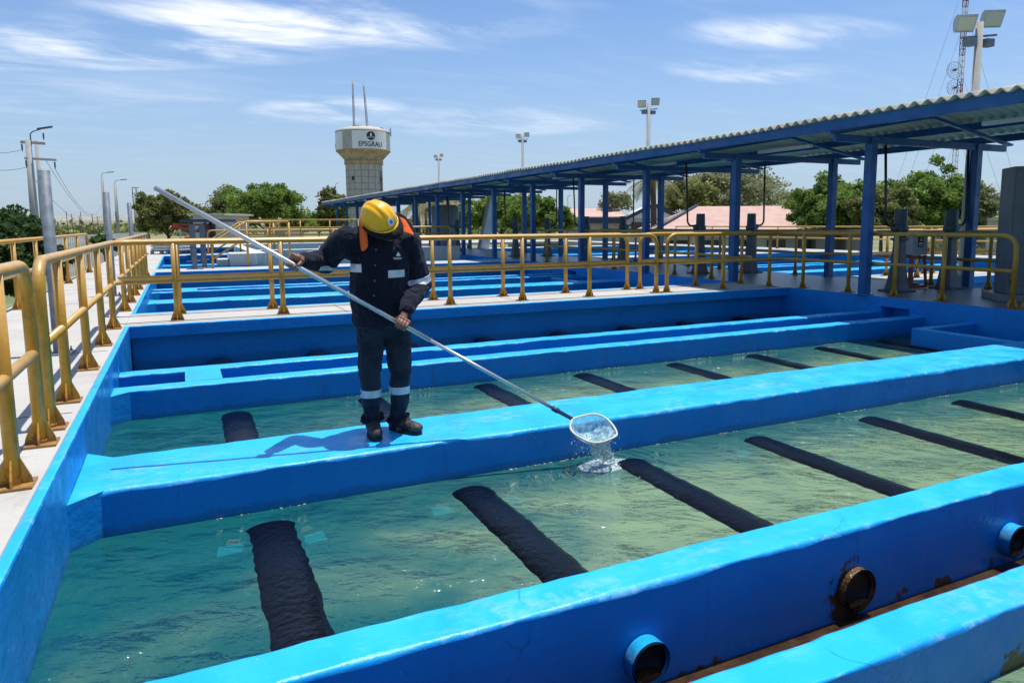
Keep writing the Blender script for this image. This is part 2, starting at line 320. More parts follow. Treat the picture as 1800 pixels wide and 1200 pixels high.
# ---- layout: two rows of basins either side of the covered centre walkway (mirror plane x = 10.74)
BX0, BX1 = -.57, 9.42
MIR = 21.48
ROWS = [(-.25, 9.14), (10.36, 19.6), (20.9, 30.2), (31.4, 40.6)]
XS = [-2.2, BX0-.05, BX1, MIR-BX1, MIR-BX0+.05, MIR+2.2]
def deck():
    mb = MB(); zt = 0.; zb = -.14; YA, YB = -2.5, 49.
    def cell(x0, x1, y0, y1, m=mb): m.box(x0, x1, y0, y1, zb, zt)
    cell(XS[0], XS[1], YA, YB); cell(XS[4], XS[5], YA, YB)
    for a, b in ((XS[1], XS[2]), (XS[3], XS[4])):
        cell(a, b, YA, ROWS[0][0])
        for (p, q) in zip(ROWS, ROWS[1:]): cell(a, b, p[1], q[0])
        cell(a, b, ROWS[-1][1], YB)
    tag(mb.build('concrete_deck', DECK, bevel=.006), 'pale concrete walkways framing the blue basins', 'deck', kind='structure')
    m2 = MB(); cell(XS[2], XS[3], YA, YB, m2)
    tag(m2.build('covered_walkway', DECKIN), 'smooth grey walkway under the blue canopy', 'walkway', kind='structure')
    # thin tooled joints
    j = MB()
    for y in [9.62, 5.0, 1.6, 7.4, 12.2, 15., 18., 21., 24., 27.]:
        if y == 9.62: continue
        j.box(XS[0], XS[1]-.03, y, y+.008, -.001, .0025)
    for y in (9.27, 10.22): j.box(XS[1], XS[2], y, y+.008, -.001, .0025)
    for x in (1.9, 4.4, 6.9): j.box(x, x+.008, 9.278, 10.22, -.001, .0025)
    tag(j.build('deck_joints', mat('dark_joint', (.10, .09, .075), .9)), 'dark joints between the deck slabs', 'deck', kind='structure')
    # retaining body under the deck
    b = MB()
    b.box(XS[0]+.1, XS[1]-.05, YA, YB, -1.7, -.141); b.box(XS[4]+.05, XS[5]-.1, YA, YB, -1.7, -.141)
    tag(b.build('retaining_wall', WHITEC), 'pale concrete base that carries the outer walkways', 'wall')
deck()
WATERZ = -.465
def water_mat():
    m = bpy.data.materials.new('murky_green_water'); m.use_nodes = True; t = m.node_tree; t.nodes.clear()
    o = N(t, 'ShaderNodeOutputMaterial'); tr = N(t, 'ShaderNodeBsdfTransparent'); gl = N(t, 'ShaderNodeBsdfGlossy'); gl.inputs['Roughness'].default_value = .03
    tr.inputs[0].default_value = (.93, .98, .96, 1)
    fr = N(t, 'ShaderNodeFresnel'); fr.inputs[0].default_value = 1.40
    mxs = N(t, 'ShaderNodeMixShader')
    tc = N(t, 'ShaderNodeTexCoord')
    def nz(scale, sc, d, dist=0.):
        mp = N(t, 'ShaderNodeMapping'); mp.inputs['Scale'].default_value = sc; mp.inputs['Rotation'].default_value = (0, 0, .35); t.links.new(tc.outputs['Object'], mp.inputs[0])
        n = N(t, 'ShaderNodeTexNoise'); n.inputs['Scale'].default_value = scale; n.inputs['Detail'].default_value = d; n.inputs['Distortion'].default_value = dist
        t.links.new(mp.outputs[0], n.inputs['Vector']); return n.outputs[0]
    patch = noise_mask(t, .7, .40, .62, 3)
    def rip(scale, sx, sy, rot, d, dist):
        mp = N(t, 'ShaderNodeMapping'); mp.inputs['Rotation'].default_value = (0, 0, rot); t.links.new(tc.outputs['Object'], mp.inputs[0])
        m2 = N(t, 'ShaderNodeMapping'); m2.inputs['Scale'].default_value = (sx, sy, 1); t.links.new(mp.outputs[0], m2.inputs[0])
        n = N(t, 'ShaderNodeTexNoise'); n.inputs['Scale'].default_value = scale; n.inputs['Detail'].default_value = d; n.inputs['Distortion'].default_value = dist; n.inputs['Roughness'].default_value = .55
        t.links.new(m2.outputs[0], n.inputs['Vector']); return n.outputs[0]
    big = rip(3.0, 1, 1.35, yaw, 2, .5); r1 = rip(5.5, 1., 1.9, yaw+.2, 4, .4); r2 = rip(15., .9, 2.1, yaw-.15, 3, .3)
    h = Mt(t, 'ADD', Mt(t, 'ADD', Mt(t, 'MULTIPLY', big, 1.5), Mt(t, 'MULTIPLY', r1, .8)), Mt(t, 'MULTIPLY', r2, .20))
    h = Mt(t, 'MULTIPLY', h, Mt(t, 'ADD', Mt(t, 'MULTIPLY', patch, .7), .45))
    # rings spreading from the poured water
    rg = N(t, 'ShaderNodeSeparateXYZ'); t.links.new(tc.outputs['Object'], rg.inputs[0]); c_ = onz(1062, 817, WATERZ)
    ax_ = Mt(t, 'SUBTRACT', rg.outputs[0], c_.x); ay_ = Mt(t, 'SUBTRACT', rg.outputs[1], c_.y)
    rd = Mt(t, 'ADD', Mt(t, 'SQRT', Mt(t, 'ADD', Mt(t, 'MULTIPLY', ax_, ax_), Mt(t, 'MULTIPLY', ay_, ay_))), Mt(t, 'MULTIPLY', big, .05))
    h = Mt(t, 'ADD', h, Mt(t, 'MULTIPLY', Mt(t, 'MULTIPLY', Mt(t, 'SINE', Mt(t, 'MULTIPLY', rd, 85.)), MR(t, rd, .75, .1)), .11))
    b = N(t, 'ShaderNodeBump'); b.inputs['Strength'].default_value = 1.; b.inputs['Distance'].default_value = .065
    t.links.new(h, b.inputs['Height'])
    t.links.new(b.outputs[0], gl.inputs['Normal']); t.links.new(b.outputs[0], fr.inputs['Normal'])
    # murk colour: teal left to khaki right imitates reflected light; noise adds silt clouds
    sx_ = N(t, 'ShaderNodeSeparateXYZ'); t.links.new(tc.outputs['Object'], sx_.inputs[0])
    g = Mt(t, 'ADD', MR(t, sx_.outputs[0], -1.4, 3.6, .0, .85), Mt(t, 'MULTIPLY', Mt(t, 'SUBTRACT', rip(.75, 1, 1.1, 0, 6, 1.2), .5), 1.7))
    # teal by each far wall: its reflection and sunken face painted into the murk
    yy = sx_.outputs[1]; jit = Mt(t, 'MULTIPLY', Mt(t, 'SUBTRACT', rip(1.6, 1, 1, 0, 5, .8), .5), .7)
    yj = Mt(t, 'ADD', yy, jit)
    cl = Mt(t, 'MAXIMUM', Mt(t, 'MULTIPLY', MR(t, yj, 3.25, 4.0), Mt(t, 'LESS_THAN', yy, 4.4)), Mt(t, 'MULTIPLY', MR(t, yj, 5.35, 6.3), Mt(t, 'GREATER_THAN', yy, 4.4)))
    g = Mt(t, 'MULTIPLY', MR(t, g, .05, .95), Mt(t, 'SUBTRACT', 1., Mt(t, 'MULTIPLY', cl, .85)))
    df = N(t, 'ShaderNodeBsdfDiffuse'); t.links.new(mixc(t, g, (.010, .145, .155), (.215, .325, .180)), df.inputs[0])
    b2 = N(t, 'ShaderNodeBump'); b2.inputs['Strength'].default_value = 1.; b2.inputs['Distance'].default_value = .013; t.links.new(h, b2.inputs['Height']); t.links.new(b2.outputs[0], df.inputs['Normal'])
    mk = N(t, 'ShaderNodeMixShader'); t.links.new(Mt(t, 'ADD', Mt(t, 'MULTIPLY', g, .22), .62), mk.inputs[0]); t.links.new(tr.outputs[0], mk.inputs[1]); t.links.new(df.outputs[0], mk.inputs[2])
    t.links.new(fr.outputs[0], mxs.inputs[0]); t.links.new(mk.outputs[0], mxs.inputs[1]); t.links.new(gl.outputs[0], mxs.inputs[2])
    t.links.new(mxs.outputs[0], o.inputs['Surface'])
    ab = N(t, 'ShaderNodeVolumeAbsorption'); ab.inputs['Color'].default_value = (.10, .70, .62, 1); ab.inputs['Density'].default_value = .62
    t.links.new(ab.outputs[0], o.inputs['Volume'])
    return m
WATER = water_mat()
BASEW = concrete('silted_basin_floor', (.50, .52, .34), (.34, .40, .27))
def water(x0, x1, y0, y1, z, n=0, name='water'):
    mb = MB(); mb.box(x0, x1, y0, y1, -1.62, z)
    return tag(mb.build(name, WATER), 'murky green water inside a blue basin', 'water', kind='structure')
def basin(y0, y1, cuts, mirror, label, real=True, floor=True):
    """cuts: dict of inner walls  (a,b) y-ranges ; channel pairs share thin walls"""
    X = (lambda x: MIR-x) if mirror else (lambda x: x)
    def bx(mb, x0, x1, *r):
        a, b = sorted((X(x0), X(x1))); mb.box(a, b, *r)
    root = empty('settling_basin', ((X(BX0)+X(BX1))/2, (y0+y1)/2, 0), label, 'basin', 'blue settling basins in two rows')
    def part(nm, mb, m=BLUE, bev=.012): 
        o = mb.build(nm, m, root, bev); o.matrix_parent_inverse = Matrix.Translation(-Vector(root.location)); return o
    zb = -1.7; t = .04
    w = MB()                                                     # left rim: face leans a little from the deck edge
    bx(w, BX0-.05, BX0, y0, y1, zb, .004); part('side_wall', w)
    w = MB(); sy = cuts['slot']
    e = .004; bx(w, BX1-e, BX1, y0+.06, y1-.06, -.1402, e)
    bx(w, BX1-e, BX1+.3, y0-.1, sy[0], zb, -.1404); bx(w, BX1-e, BX1+.3, sy[1], y1+.1, zb, -.1404)
    bx(w, BX1-e, BX1+.3, sy[0], sy[1], zb, -.36); bx(w, BX1+.28, BX1+.3, sy[0], sy[1], -.36, -.1404)
    o = part('side_wall', w, BLUE, 0)
    w = MB(); bx(w, BX0, BX1, y1-.06, y1, -.14, .004); bx(w, BX0, BX1, y1+.10, y1+.16, zb, -.145); part('end_wall', w)
    w = MB(); bx(w, BX0, BX1, y0, y0+.06, -.14, .004); bx(w, BX0, BX1, y0-.16, y0-.10, zb, -.145); part('end_wall', w)
    if floor:
        w = MB(); bx(w, BX0, BX1, y0-.1, y1+.1, -1.68, -1.6); part('basin_floor', w, BASEW, 0)
    def gus(mb, ya, yb, zt):         # 45 degree fillets where a wall meets the rim
        for s, yy in ((-1, ya), (1, yb)):
            g = .15
            P = [(X(BX0), yy-s*.02), (X(BX0+g+.02), yy-s*.02), (X(BX0), yy+s*g)]
            mb.prism(P, zb, zt)
    def rough(mb, x0, x1, a, b, zt, ch=.022):     # hand trowelled wall: wavy rounded top edges
        xa, xb = sorted((X(x0), X(x1))); n = 150 if real else 30; vs = []
        for i in range(n+1):
            x = xa+(xb-xa)*i/n; j = lambda s, q=.006: q*(noise.noise(Vector((x*2.1, s+a*5, 0)))+.7*noise.noise(Vector((x*9, s+a*5, 3))))
            c1, c2 = ch+j(1, .014), ch+j(7, .014); zt_ = zt+j(20, .0025)
            vs += [(x, a, zb), (x, a+j(3, .002), zt_-c1), (x, a+c1*.3+j(4, .002), zt_-c1*.32), (x, a+c1, zt_), (x, b-c2, zt_), (x, b-c2*.3, zt_-c2*.32), (x, b, zt_-c2), (x, b, zb)]
        m = 8; fs = []; base_ = len(mb.v)
        for i in range(n):
            for k in range(m-1): mb.f.append((base_+i*m+k, base_+i*m+k+1, base_+(i+1)*m+k+1, base_+(i+1)*m+k)); mb.sm.append(k in (1, 2, 4, 5))
        mb.v += vs
    for nm, (a, b, zt) in cuts['walls']:
        w = MB(); rough(w, BX0+.002, BX1-.002, a, b, zt, .026); gus(w, a+.02, b-.02, zt-.004); part(nm, w, BLUE, 0)
    for (a, b, c, d, st) in cuts['channels']:   # two thin walls a-b and c-d with a flow channel between
        for k, (p, q) in enumerate(((a, b), (c, d))):
            w = MB(); rough(w, BX0+.002, BX1-.002, p, q, -.22, .018)
            if k == 0: gus(w, p+.02, p+.04, -.225)
            part('channel_wall', w, BLUE_ST if st else BLUE, 0)
        if not st: w = MB(); bx(w, -.03, .27, b-.003, c+.003, -.5, -.2215); part('cross_beam', w, BLUE, 0)
        w = MB(); bx(w, BX0, BX1, b, c, -1.0, -.635 if st else -.72); part('channel_bed', w, SLUDGE if st else BLUE, 0)
    if cuts.get('weir'):
        w = MB(); ya, yb = cuts['weir']
        bx(w, 8.30, 8.42, ya, yb, zb, -.2235); bx(w, 8.42, BX1-.002, yb-.12, yb, zb, -.2235); part('weir_box', w)
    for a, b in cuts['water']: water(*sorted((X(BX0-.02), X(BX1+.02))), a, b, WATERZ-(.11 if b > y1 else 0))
    return root
C1 = dict(slot=(6.80, 7.26), walls=[('walkway_wall', (4.10, 4.72, -.22))], channels=[(6.57, 6.77, 7.29, 7.49, False), (1.38, 1.56, 2.08, 2.28, True)],
          weir=(4.72, 5.95), water=[(2.26, 4.12), (4.70, 6.6), (7.46, 9.25), (-.4, 1.40)])
def C(y0, y1):
    k = (y1-y0)
    wl = y0+.40*k; ch = y0+.64*k; cl = y0+.13*k
    return dict(slot=(ch+.23, ch+.69), walls=[('walkway_wall', (wl, wl+.62, -.22))], channels=[(ch, ch+.2, ch+.72, ch+.92, False), (cl, cl+.2, cl+.72, cl+.92, False)],
                weir=(wl+.62, wl+1.9), water=[(cl+.9, wl+.02), (wl+.6, ch+.02), (ch+.9, y1+.12), (y0-.12, cl+.02)])
basin(-.25, 9.14, C1, False, 'nearest blue basin of the left row, the one the worker stands in')
C2 = dict(slot=(16.45, 16.9), walls=[('walkway_wall', (14.0, 14.62, -.22))], channels=[(16.25, 16.45, 16.95, 17.15, False), (11.6, 11.8, 12.3, 12.5, False)], weir=(14.62, 15.8), water=[(12.48, 14.02), (14.6, 16.3), (17.13, 19.7), (10.24, 11.62)])
basin(10.36, 19.6, C2, False, 'second blue basin of the left row, behind the double yellow railing')
basin(20.9, 30.2, C(20.9, 30.2), False, 'third blue basin of the left row, beyond the far end of the second')
basin(31.4, 40.6, C(31.4, 40.6), False, 'farthest blue basin of the left row, beyond the raised white walls')
basin(-.25, 9.14, C1, True, 'nearest blue basin of the right row, behind the grey valve pedestals')
basin(10.36, 19.6, C(10.36, 19.6), True, 'second blue basin of the right row, seen between the canopy columns')
basin(20.9, 30.2, C(20.9, 30.2), True, 'third blue basin of the right row, past the canopy columns')
# raised white walls round the far basins
def raised():
    r = empty('raised_white_wall', (4.5, 25, 0), 'low white concrete wall raised around the third basin of the left row', 'wall')
    iv = Matrix.Translation(-Vector(r.location))
    def p(nm, mb, m=WHITEC): o = mb.build(nm, m, r, .02); o.matrix_parent_inverse = iv
    w = MB(); w.box(1.9, 2.25, 22.2, 30.4, 0.006, .33); p('side_wall', w)
    w = MB(); w.box(2.25, 9.2, 24.6, 24.95, -1.5, .33); p('cross_wall', w)
    w = MB(); w.box(2.25, 9.2, 30.25, 30.6, 0.006, .40); p('cross_wall', w)
    w = MB(); w.box(1.2, 1.9, 21.3, 22.2, .006, .36); w.box(.9, 1.2, 21.5, 22.1, .006, .2); p('step', w)
raised()
# ---------------------------------------------------------------- black sleeves with outlet stubs
BORE = mat('dark_pipe_inside', (.012, .009, .006), .5)  # near black: the unlit depth of a longer pipe put into the colour
def drain_pipe(x, ya, yb, yout, label, group, rusty=False, blocks=True, stub=True):
    r = empty('drain_pipe', (x, (ya+yb)/2, -.562), label, 'pipe', group); iv = Matrix.Translation(-Vector(r.location))
    def p(nm, mb, m): o = mb.build(nm, m, r); o.matrix_parent_inverse = iv; return o
    mb = MB(); n = 90; seg = 20; vs = []
    for i in range(n):
        f = i/(n-1); y = ya+(yb-ya)*f; e = min(1, (min(f, 1-f)*n+.6)/4)**.5
        for k in range(seg):
            a_ = 2*math.pi*k/seg; w = (.148+.010*noise.noise(Vector((x, y*3, k > seg/2)))+.012*noise.noise(Vector((x, y*16, (k > seg/2)*3.))))*e
            zz = .060*math.sin(a_)*e*(1+.10*noise.noise(Vector((x*2, y*5, 9)))); vs.append((x+w*math.cos(a_)+.006*math.sin(y*2+x), y, WATERZ-.036+zz))
    mb.add(vs, [(i*seg+k, i*seg+(k+1) % seg, (i+1)*seg+(k+1) % seg, (i+1)*seg+k) for i in range(n-1) for k in range(seg)]+[tuple(range(seg)), tuple(range((n-1)*seg, n*seg))[::-1]], True); p('mesh_sleeve', mb, BLACKRUB)
    if stub:
        mb = MB(); R0, R1 = (.098, .087) if rusty else (.086, .076)
        mb.lathe([(R0, 0), (R0, .30), (R1, .30), (R1, 0)], 28, (x, yout, -.50), (0, 1, 0)); 
        o = p('outlet_stub', mb, RUSTP if rusty else BLUE)
        mb = MB(); mb.lathe([(.0755, 0), (.0755, 2.074-yout-.012), (.001, 2.074-yout-.012)], 24, (x, yout+.012, -.50), (0, 1, 0)); p('pipe_bore', mb, BORE)
        mb = MB(); mb.v = []; mb.prism([(x-.062, 0), (x-.045, -.018), (x+.045, -.018), (x+.062, 0), (x+.03, .010), (x-.02, .012)], 0, 1); mb.v = [(v[0], yout+.004+v[2]*(2.07-yout), -.555+v[1]) for v in mb.v]; p('pipe_silt', mb, SLUDGE)
    if blocks:
        for s in (-1, 1):
            mb = MB(); mb.obox((x+s*.20, yb-.16-.05*(s+1)/2, -.56), (1, .12*s, .05), (-.12*s, 1, .1), (0, 0, 1), .062, .05, .045); o = p('support_block', mb, TEALP)
            mb = MB(); mb.obox((x+s*.18, yb-.07, -.55), (1, .3*s, .0), (-.3*s, 1, 0), (0, 0, 1), .035, .03, .035); p('support_bracket', mb, ORANGEP)
    return r
TX = [.34, 1.48, 2.62, 3.74, 4.93, 6.09, 7.2, 8.35]
ordn = ['first', 'second', 'third', 'fourth', 'fifth', 'sixth', 'seventh', 'eighth']
for i, x in enumerate(TX):
    drain_pipe(x, 2.18, 3.93, 2.045 if i == 2 else 2.02, '%s black pipe in the nearest water, %s' % (ordn[i], ['in front of the worker', 'between worker and net', 'starting under the splashing net', 'right of the net', 'with a cyan block at its far end', 'near the right edge of the picture', 'out by the right side wall', 'closest to the right side wall'][i]),
               'black pipes in the water in front of the worker', rusty=(i == 2))
for i, x in enumerate(TX):
    drain_pipe(x, 4.80, 6.46, 0, '%s black pipe counted from the left in the water just behind the worker' % ordn[i], 'black pipes behind the worker', blocks=False, stub=False)
for i, x in enumerate(TX):
    drain_pipe(x, 7.55, 9.2, 0, '%s black pipe from the left in the shaded water below the far railing' % ordn[i], 'black pipes in the shaded far strip', blocks=False, stub=False)
# ---------------------------------------------------------------- railings
ZT, ZM, RR = .93, .475, .031
def arc(a, b, c, r, n=7):     # round the corner a-b-c
    a, b, c = Vector(a), Vector(b), Vector(c); u = (a-b).normalized(); v = (c-b).normalized()
    th = u.angle(v); d = r/math.tan(th/2); p, q = b+u*d, b+v*d; o = b+(u+v).normalized()*(r/math.sin(th/2))
    ph = math.pi-th; a1 = p-o; a2 = q-o; pe = (a2-a1*math.cos(ph))/math.sin(ph)
    return [o+a1*math.cos(ph*i/(n-1))+pe*math.sin(ph*i/(n-1)) for i in range(n)]
def railing(path, posts, ends=(True, True), label='', group='yellow railings', zt=ZT, gus=True, z0=0.):
    """path: xy corners; posts: xy list; ends: quarter bend down to the floor"""
    P = [Vector((x, y, z0+zt)) for x, y in path]
    root = empty('railing', (path[0][0], path[0][1], z0), label, 'railing', group); iv = Matrix.Translation(-Vector(root.location))
    def part(nm, mb, par=root): o = mb.build(nm, YEL, par); o.matrix_parent_inverse = iv if par is root else Matrix.Identity(4); return o
    top = list(P)
    if ends[0]: top = [Vector((P[0].x, P[0].y, z0+.02))]+top
    if ends[1]: top = top+[Vector((P[-1].x, P[-1].y, z0+.02))]
    pts = [top[0]]
    for i in range(1, len(top)-1): pts += arc(top[i-1], top[i], top[i+1], .17 if (top[i-1].z != top[i+1].z) else .2)
    pts.append(top[-1])
    mb = MB(); mb.tube(pts, RR, 14); part('top_rail', mb)
    mid = [Vector((v.x, v.y, z0+ZM)) for v in P]; mp = [mid[0]]
    for i in range(1, len(mid)-1): mp += arc(mid[i-1], mid[i], mid[i+1], .16)
    mp.append(mid[-1]); mb = MB(); mb.tube(mp, RR*.87, 12); part('mid_rail', mb)
    allp = [(x, y, True) for x, y in posts]
    if ends[0]: allp.append((path[0][0], path[0][1], False))
    if ends[1]: allp.append((path[-1][0], path[-1][1], False))
    for x, y, full in allp:
        mb = MB()
        if full: mb.tube([(x, y, z0+.012), (x, y, z0+zt-.01)], RR*.97, 12)
        if gus:
            mb.box(x-.075, x+.075, y-.075, y+.075, z0+.0005, z0+.012)
            for ux, uy in ((1, 0), (-1, 0), (0, 1), (0, -1)):
                tt = .004; a, b = RR*.9, .07
                pr = [(a, .012), (b, .012), (b*.93, .04), (a, .13)]
                vs = []
                for s in (-tt, tt):
                    for q, zz in pr: vs.append((x+ux*q-uy*s, y+uy*q+ux*s, z0+zz))
                mb.add(vs, [(0, 1, 2, 3), (7, 6, 5, 4), (0, 4, 5, 1), (1, 5, 6, 2), (2, 6, 7, 3), (3, 7, 4, 0)])
            if not full: mb.tube([(x, y, z0+.012), (x, y, z0+.03)], RR*1.02, 12)
        part('post' if full else 'end_foot', mb)
    return root
def mp(l): return [(MIR-x, y) for x, y in l]
XL = -.71; XR = 9.60; YA, YB = 9.43, 10.13
fr_posts = [-.08, 1.13, 2.25, 3.37, 4.49, 5.63]
railing([(XL, 1.2), (XL, 4.33)], [(XL, 1.9), (XL, 2.8), (XL, 3.66)], (False, True), 'short yellow railing at the left edge, ending in a rounded bend beside the basin', 'yellow railings along the left rim')
railing([(XL, 4.66), (XL, YA), (6.88, YA)], [(XL, y) for y in (5.34, 6.5, 7.75, 8.98)]+[(x, YA) for x in fr_posts], (True, True), 'long yellow railing directly behind the worker that turns along the left rim')
railing([(7.09, YA), (XR, YA-.05), (XR, 5.5)], [(8.26, YA), (9.3, YA), (XR, 8.95), (XR, 8.02), (XR, 7.2), (XR, 6.45)], (True, True), 'yellow railing turning the corner beside the near canopy column, half in shade')
railing([(XR, 5.33), (XR, 1.5)], [(XR, 4.4), (XR, 3.4), (XR, 2.3)], (True, False), 'yellow railing at the right edge of the picture in front of the grey cabinet')
railing([(XL, 19.1), (XL, YB), (6.79, YB)], [(XL, y) for y in (18, 16.8, 15.6, 14.4, 13.2, 12, 10.8)]+[(x, YB) for x in (-.05, 1.08, 2.2, 3.35, 4.49, 5.6)], (False, True), 'long yellow railing parallel behind the worker\'s one, edging the second basin')
railing([(7.05, YB), (XR, YB), (XR, 19.2)], [(8.25, YB), (9.3, YB)]+[(XR, y) for y in (11.3, 12.5, 13.7, 14.9, 16.1, 17.3, 18.5)], (True, False), 'shaded yellow railing along the canopy side of the second left basin')
g2 = 'yellow railings round the right row of basins'
railing(mp([(7.09, YA), (XR, YA), (XR, 5.5)]), mp([(8.26, YA), (XR, 8.2), (XR, 7.2), (XR, 6.4)]), (True, True), 'yellow railing at the corner of the nearest right basin, behind the two big pedestals', g2)
railing(mp([(7.05, YB), (XR, YB), (XR, 19.2)]), mp([(8.25, YB)]+[(XR, y) for y in (11.3, 12.5, 13.7, 14.9, 16.1, 17.3, 18.5)]), (True, False), 'dark shaded railing between canopy and second right basin', g2)
railing(mp([(XL, YA), (6.88, YA)]), mp([(x, YA) for x in fr_posts]), (True, True), 'sunlit yellow railing on the cross walkway of the right row, nearer one', g2)
railing(mp([(XL, YB), (6.79, YB)]), mp([(x, YB) for x in (1.08, 2.2, 3.35, 4.49, 5.6)]), (True, True), 'sunlit yellow railing on the cross walkway of the right row, farther one', g2)
railing([(MIR+1.6, 2), (MIR+1.6, 30)], [(MIR+1.6, 2+1.4*i) for i in range(21)], (False, False), 'yellow railing on the outermost edge of the right row, below the big tree', g2)
railing([(-2.04, 3), (-2.04, 20.4)], [(-2.04, y) for y in (4.8, 6.5, 8.25, 10, 11.74, 13.4, 15.1, 16.7, 18.5)], (False, True), 'outer yellow railing on the far left beside the hedge', 'yellow railings along the left rim')
railing([(2.1, 30.4), (9.2, 30.4)], [(2.1+1.18*i, 30.4) for i in range(1, 6)], (False, True), 'distant yellow railing on the raised white wall left of the worker', 'distant yellow railings', z0=.40)
railing([(1.0, 31.2), (9.4, 31.2), (9.4, 40)], [(1.0+1.2*i, 31.2) for i in range(1, 7)], (True, False), 'distant yellow railing just behind the raised white wall', 'distant yellow railings', z0=0)
railing([(2.5, 24.78), (8.9, 24.78)], [(2.6, 24.78), (4.7, 24.78), (6.8, 24.78)], (False, True), 'low yellow railing on the nearer white cross wall', 'distant yellow railings', z0=.33, zt=.7)
for k, (x0, y0_) in enumerate(((.75, 20.6), (.95, 26.0))):
    r = empty('stair_railing', (x0, y0_, 0), ['yellow sloping stair railing rising from the deck to the white wall, nearer of two', 'yellow sloping stair railing by the white wall, farther of two'][k], 'railing', 'sloping stair railings')
    iv = Matrix.Translation(-Vector(r.location))
    mb = MB(); mb.tube([(x0, y0_, 0), (x0, y0_, .60), (x0+.05, y0_, .70), (x0+.9, y0_+.3, 1.22), (x0+2.0, y0_+.3, 1.22)], .031, 10); o = mb.build('top_rail', YEL, r); o.matrix_parent_inverse = iv
    mb = MB(); mb.tube([(x0, y0_, .25), (x0+.9, y0_+.3, .8), (x0+2.0, y0_+.3, .8)], .026, 10); o = mb.build('mid_rail', YEL, r); o.matrix_parent_inverse = iv
    mb = MB(); mb.tube([(x0+.9, y0_+.3, 0.), (x0+.9, y0_+.3, 1.2)], .03, 10); o = mb.build('post', YEL, r); o.matrix_parent_inverse = iv
    mb = MB(); mb.tube([(x0+2.0, y0_+.3, 0.), (x0+2.0, y0_+.3, 1.2)], .03, 10); o = mb.build('post', YEL, r); o.matrix_parent_inverse = iv
# ---------------------------------------------------------------- canopy
def canopy():
    EX0, EX1, ZR = 8.50, 13.05, 2.60; Y0, Y1 = -2.5, 48.5
    root = empty('walkway_canopy', (10.74, 20, 0), 'long blue steel canopy with corrugated pale roof over the central walkway', 'canopy'); iv = Matrix.Translation(-Vector(root.location))
    def part(nm, mb, m=STEELBLUE, bev=0.): o = mb.build(nm, m, root, bev); o.matrix_parent_inverse = iv; return o
    # corrugated sheets: waves along y, slight sag between purlins, real thickness
    slope = lambda x: .166*min(x-EX0, EX1-x)
    pitch = .177; n = int((Y1-Y0)/pitch*10); mb = MB(); vs = []
    cols = [EX0, EX0+1.1, (EX0+EX1)/2, EX1-1.1, EX1]
    for s in (0, 1):
        for i in range(n+1):
            y = Y0+(Y1-Y0)*i/n
            z = ZR+.028*math.sin(2*math.pi*(y/pitch))-.016*s + .006*math.sin(y*1.1)
            lap = .007 if int(y/1.05) % 2 else 0
            for x in cols: vs.append((x, y, z+lap+slope(x)))
    c = len(cols); top = 0; bot = (n+1)*c; fs = []
    for i in range(n):
        for k in range(c-1):
            fs.append((i*c+k, i*c+k+1, (i+1)*c+k+1, (i+1)*c+k)); fs.append((bot+i*c+k, bot+(i+1)*c+k, bot+(i+1)*c+k+1, bot+i*c+k+1))
        fs.append((i*c, (i+1)*c, bot+(i+1)*c, bot+i*c)); fs.append((i*c+c-1, bot+i*c+c-1, bot+(i+1)*c+c-1, (i+1)*c+c-1))
    mb.add(vs, fs, True); part('corrugated_roof', mb, ROOFC)
    # edge beams and purlins
    for x, h in ((8.60, .14), (9.45, .12), (10.2, .10), (10.95, .10), (11.97, .12), (12.85, .12)):
        zt = ZR-.05+slope(x)
        mb = MB(); mb.box(x-.035, x+.035, Y0, Y1, zt-h, zt); part('purlin', mb, STEELBLUE, .005)
    Ys = [-1.1, 1.85, 4.72, 7.6, 10.5, 13.37, 16.25, 19.1, 22.0, 24.9, 27.8, 30.7, 33.6, 36.5, 39.4, 42.3, 45.2, 48.1]
    for y in Ys:
        mb = MB(); mb.box(8.66, 12.72, y-.035, y+.035, 2.28, 2.385); part('cross_beam', mb, STEELBLUE, .004)
        for x in (9.45, 11.97):
            mb = MB(); s = .065
            mb.box(x-s, x+s, y-s, y+s, 0.001, 2.38); mb.box(x-.1, x+.1, y-.1, y+.1, .0005, .012)
            part('column', mb, STEELBLUE, .006)
        for xa in (8.60, 12.85): mb = MB(); mb.bar((xa, y, 2.386), (xa, y, 2.42), .09, .07); part('bracket', mb)
        mb = MB()
        for xa, xb in ((8.66, 10.77), (12.84, 10.78)): mb.bar((xa, y, 2.40), (xb, y, 2.40+.166*2.1), .06, .05)
        part('rafter', mb)
    for y in (5.0, 9.2, 13.0, 17.5, 22., 26.):      # strip lights under the roof (off)
        mb = MB(); mb.box(9.9, 9.99, y, y+1.25, 2.40, 2.455); part('strip_light', mb, WHITEP, .008)
canopy()
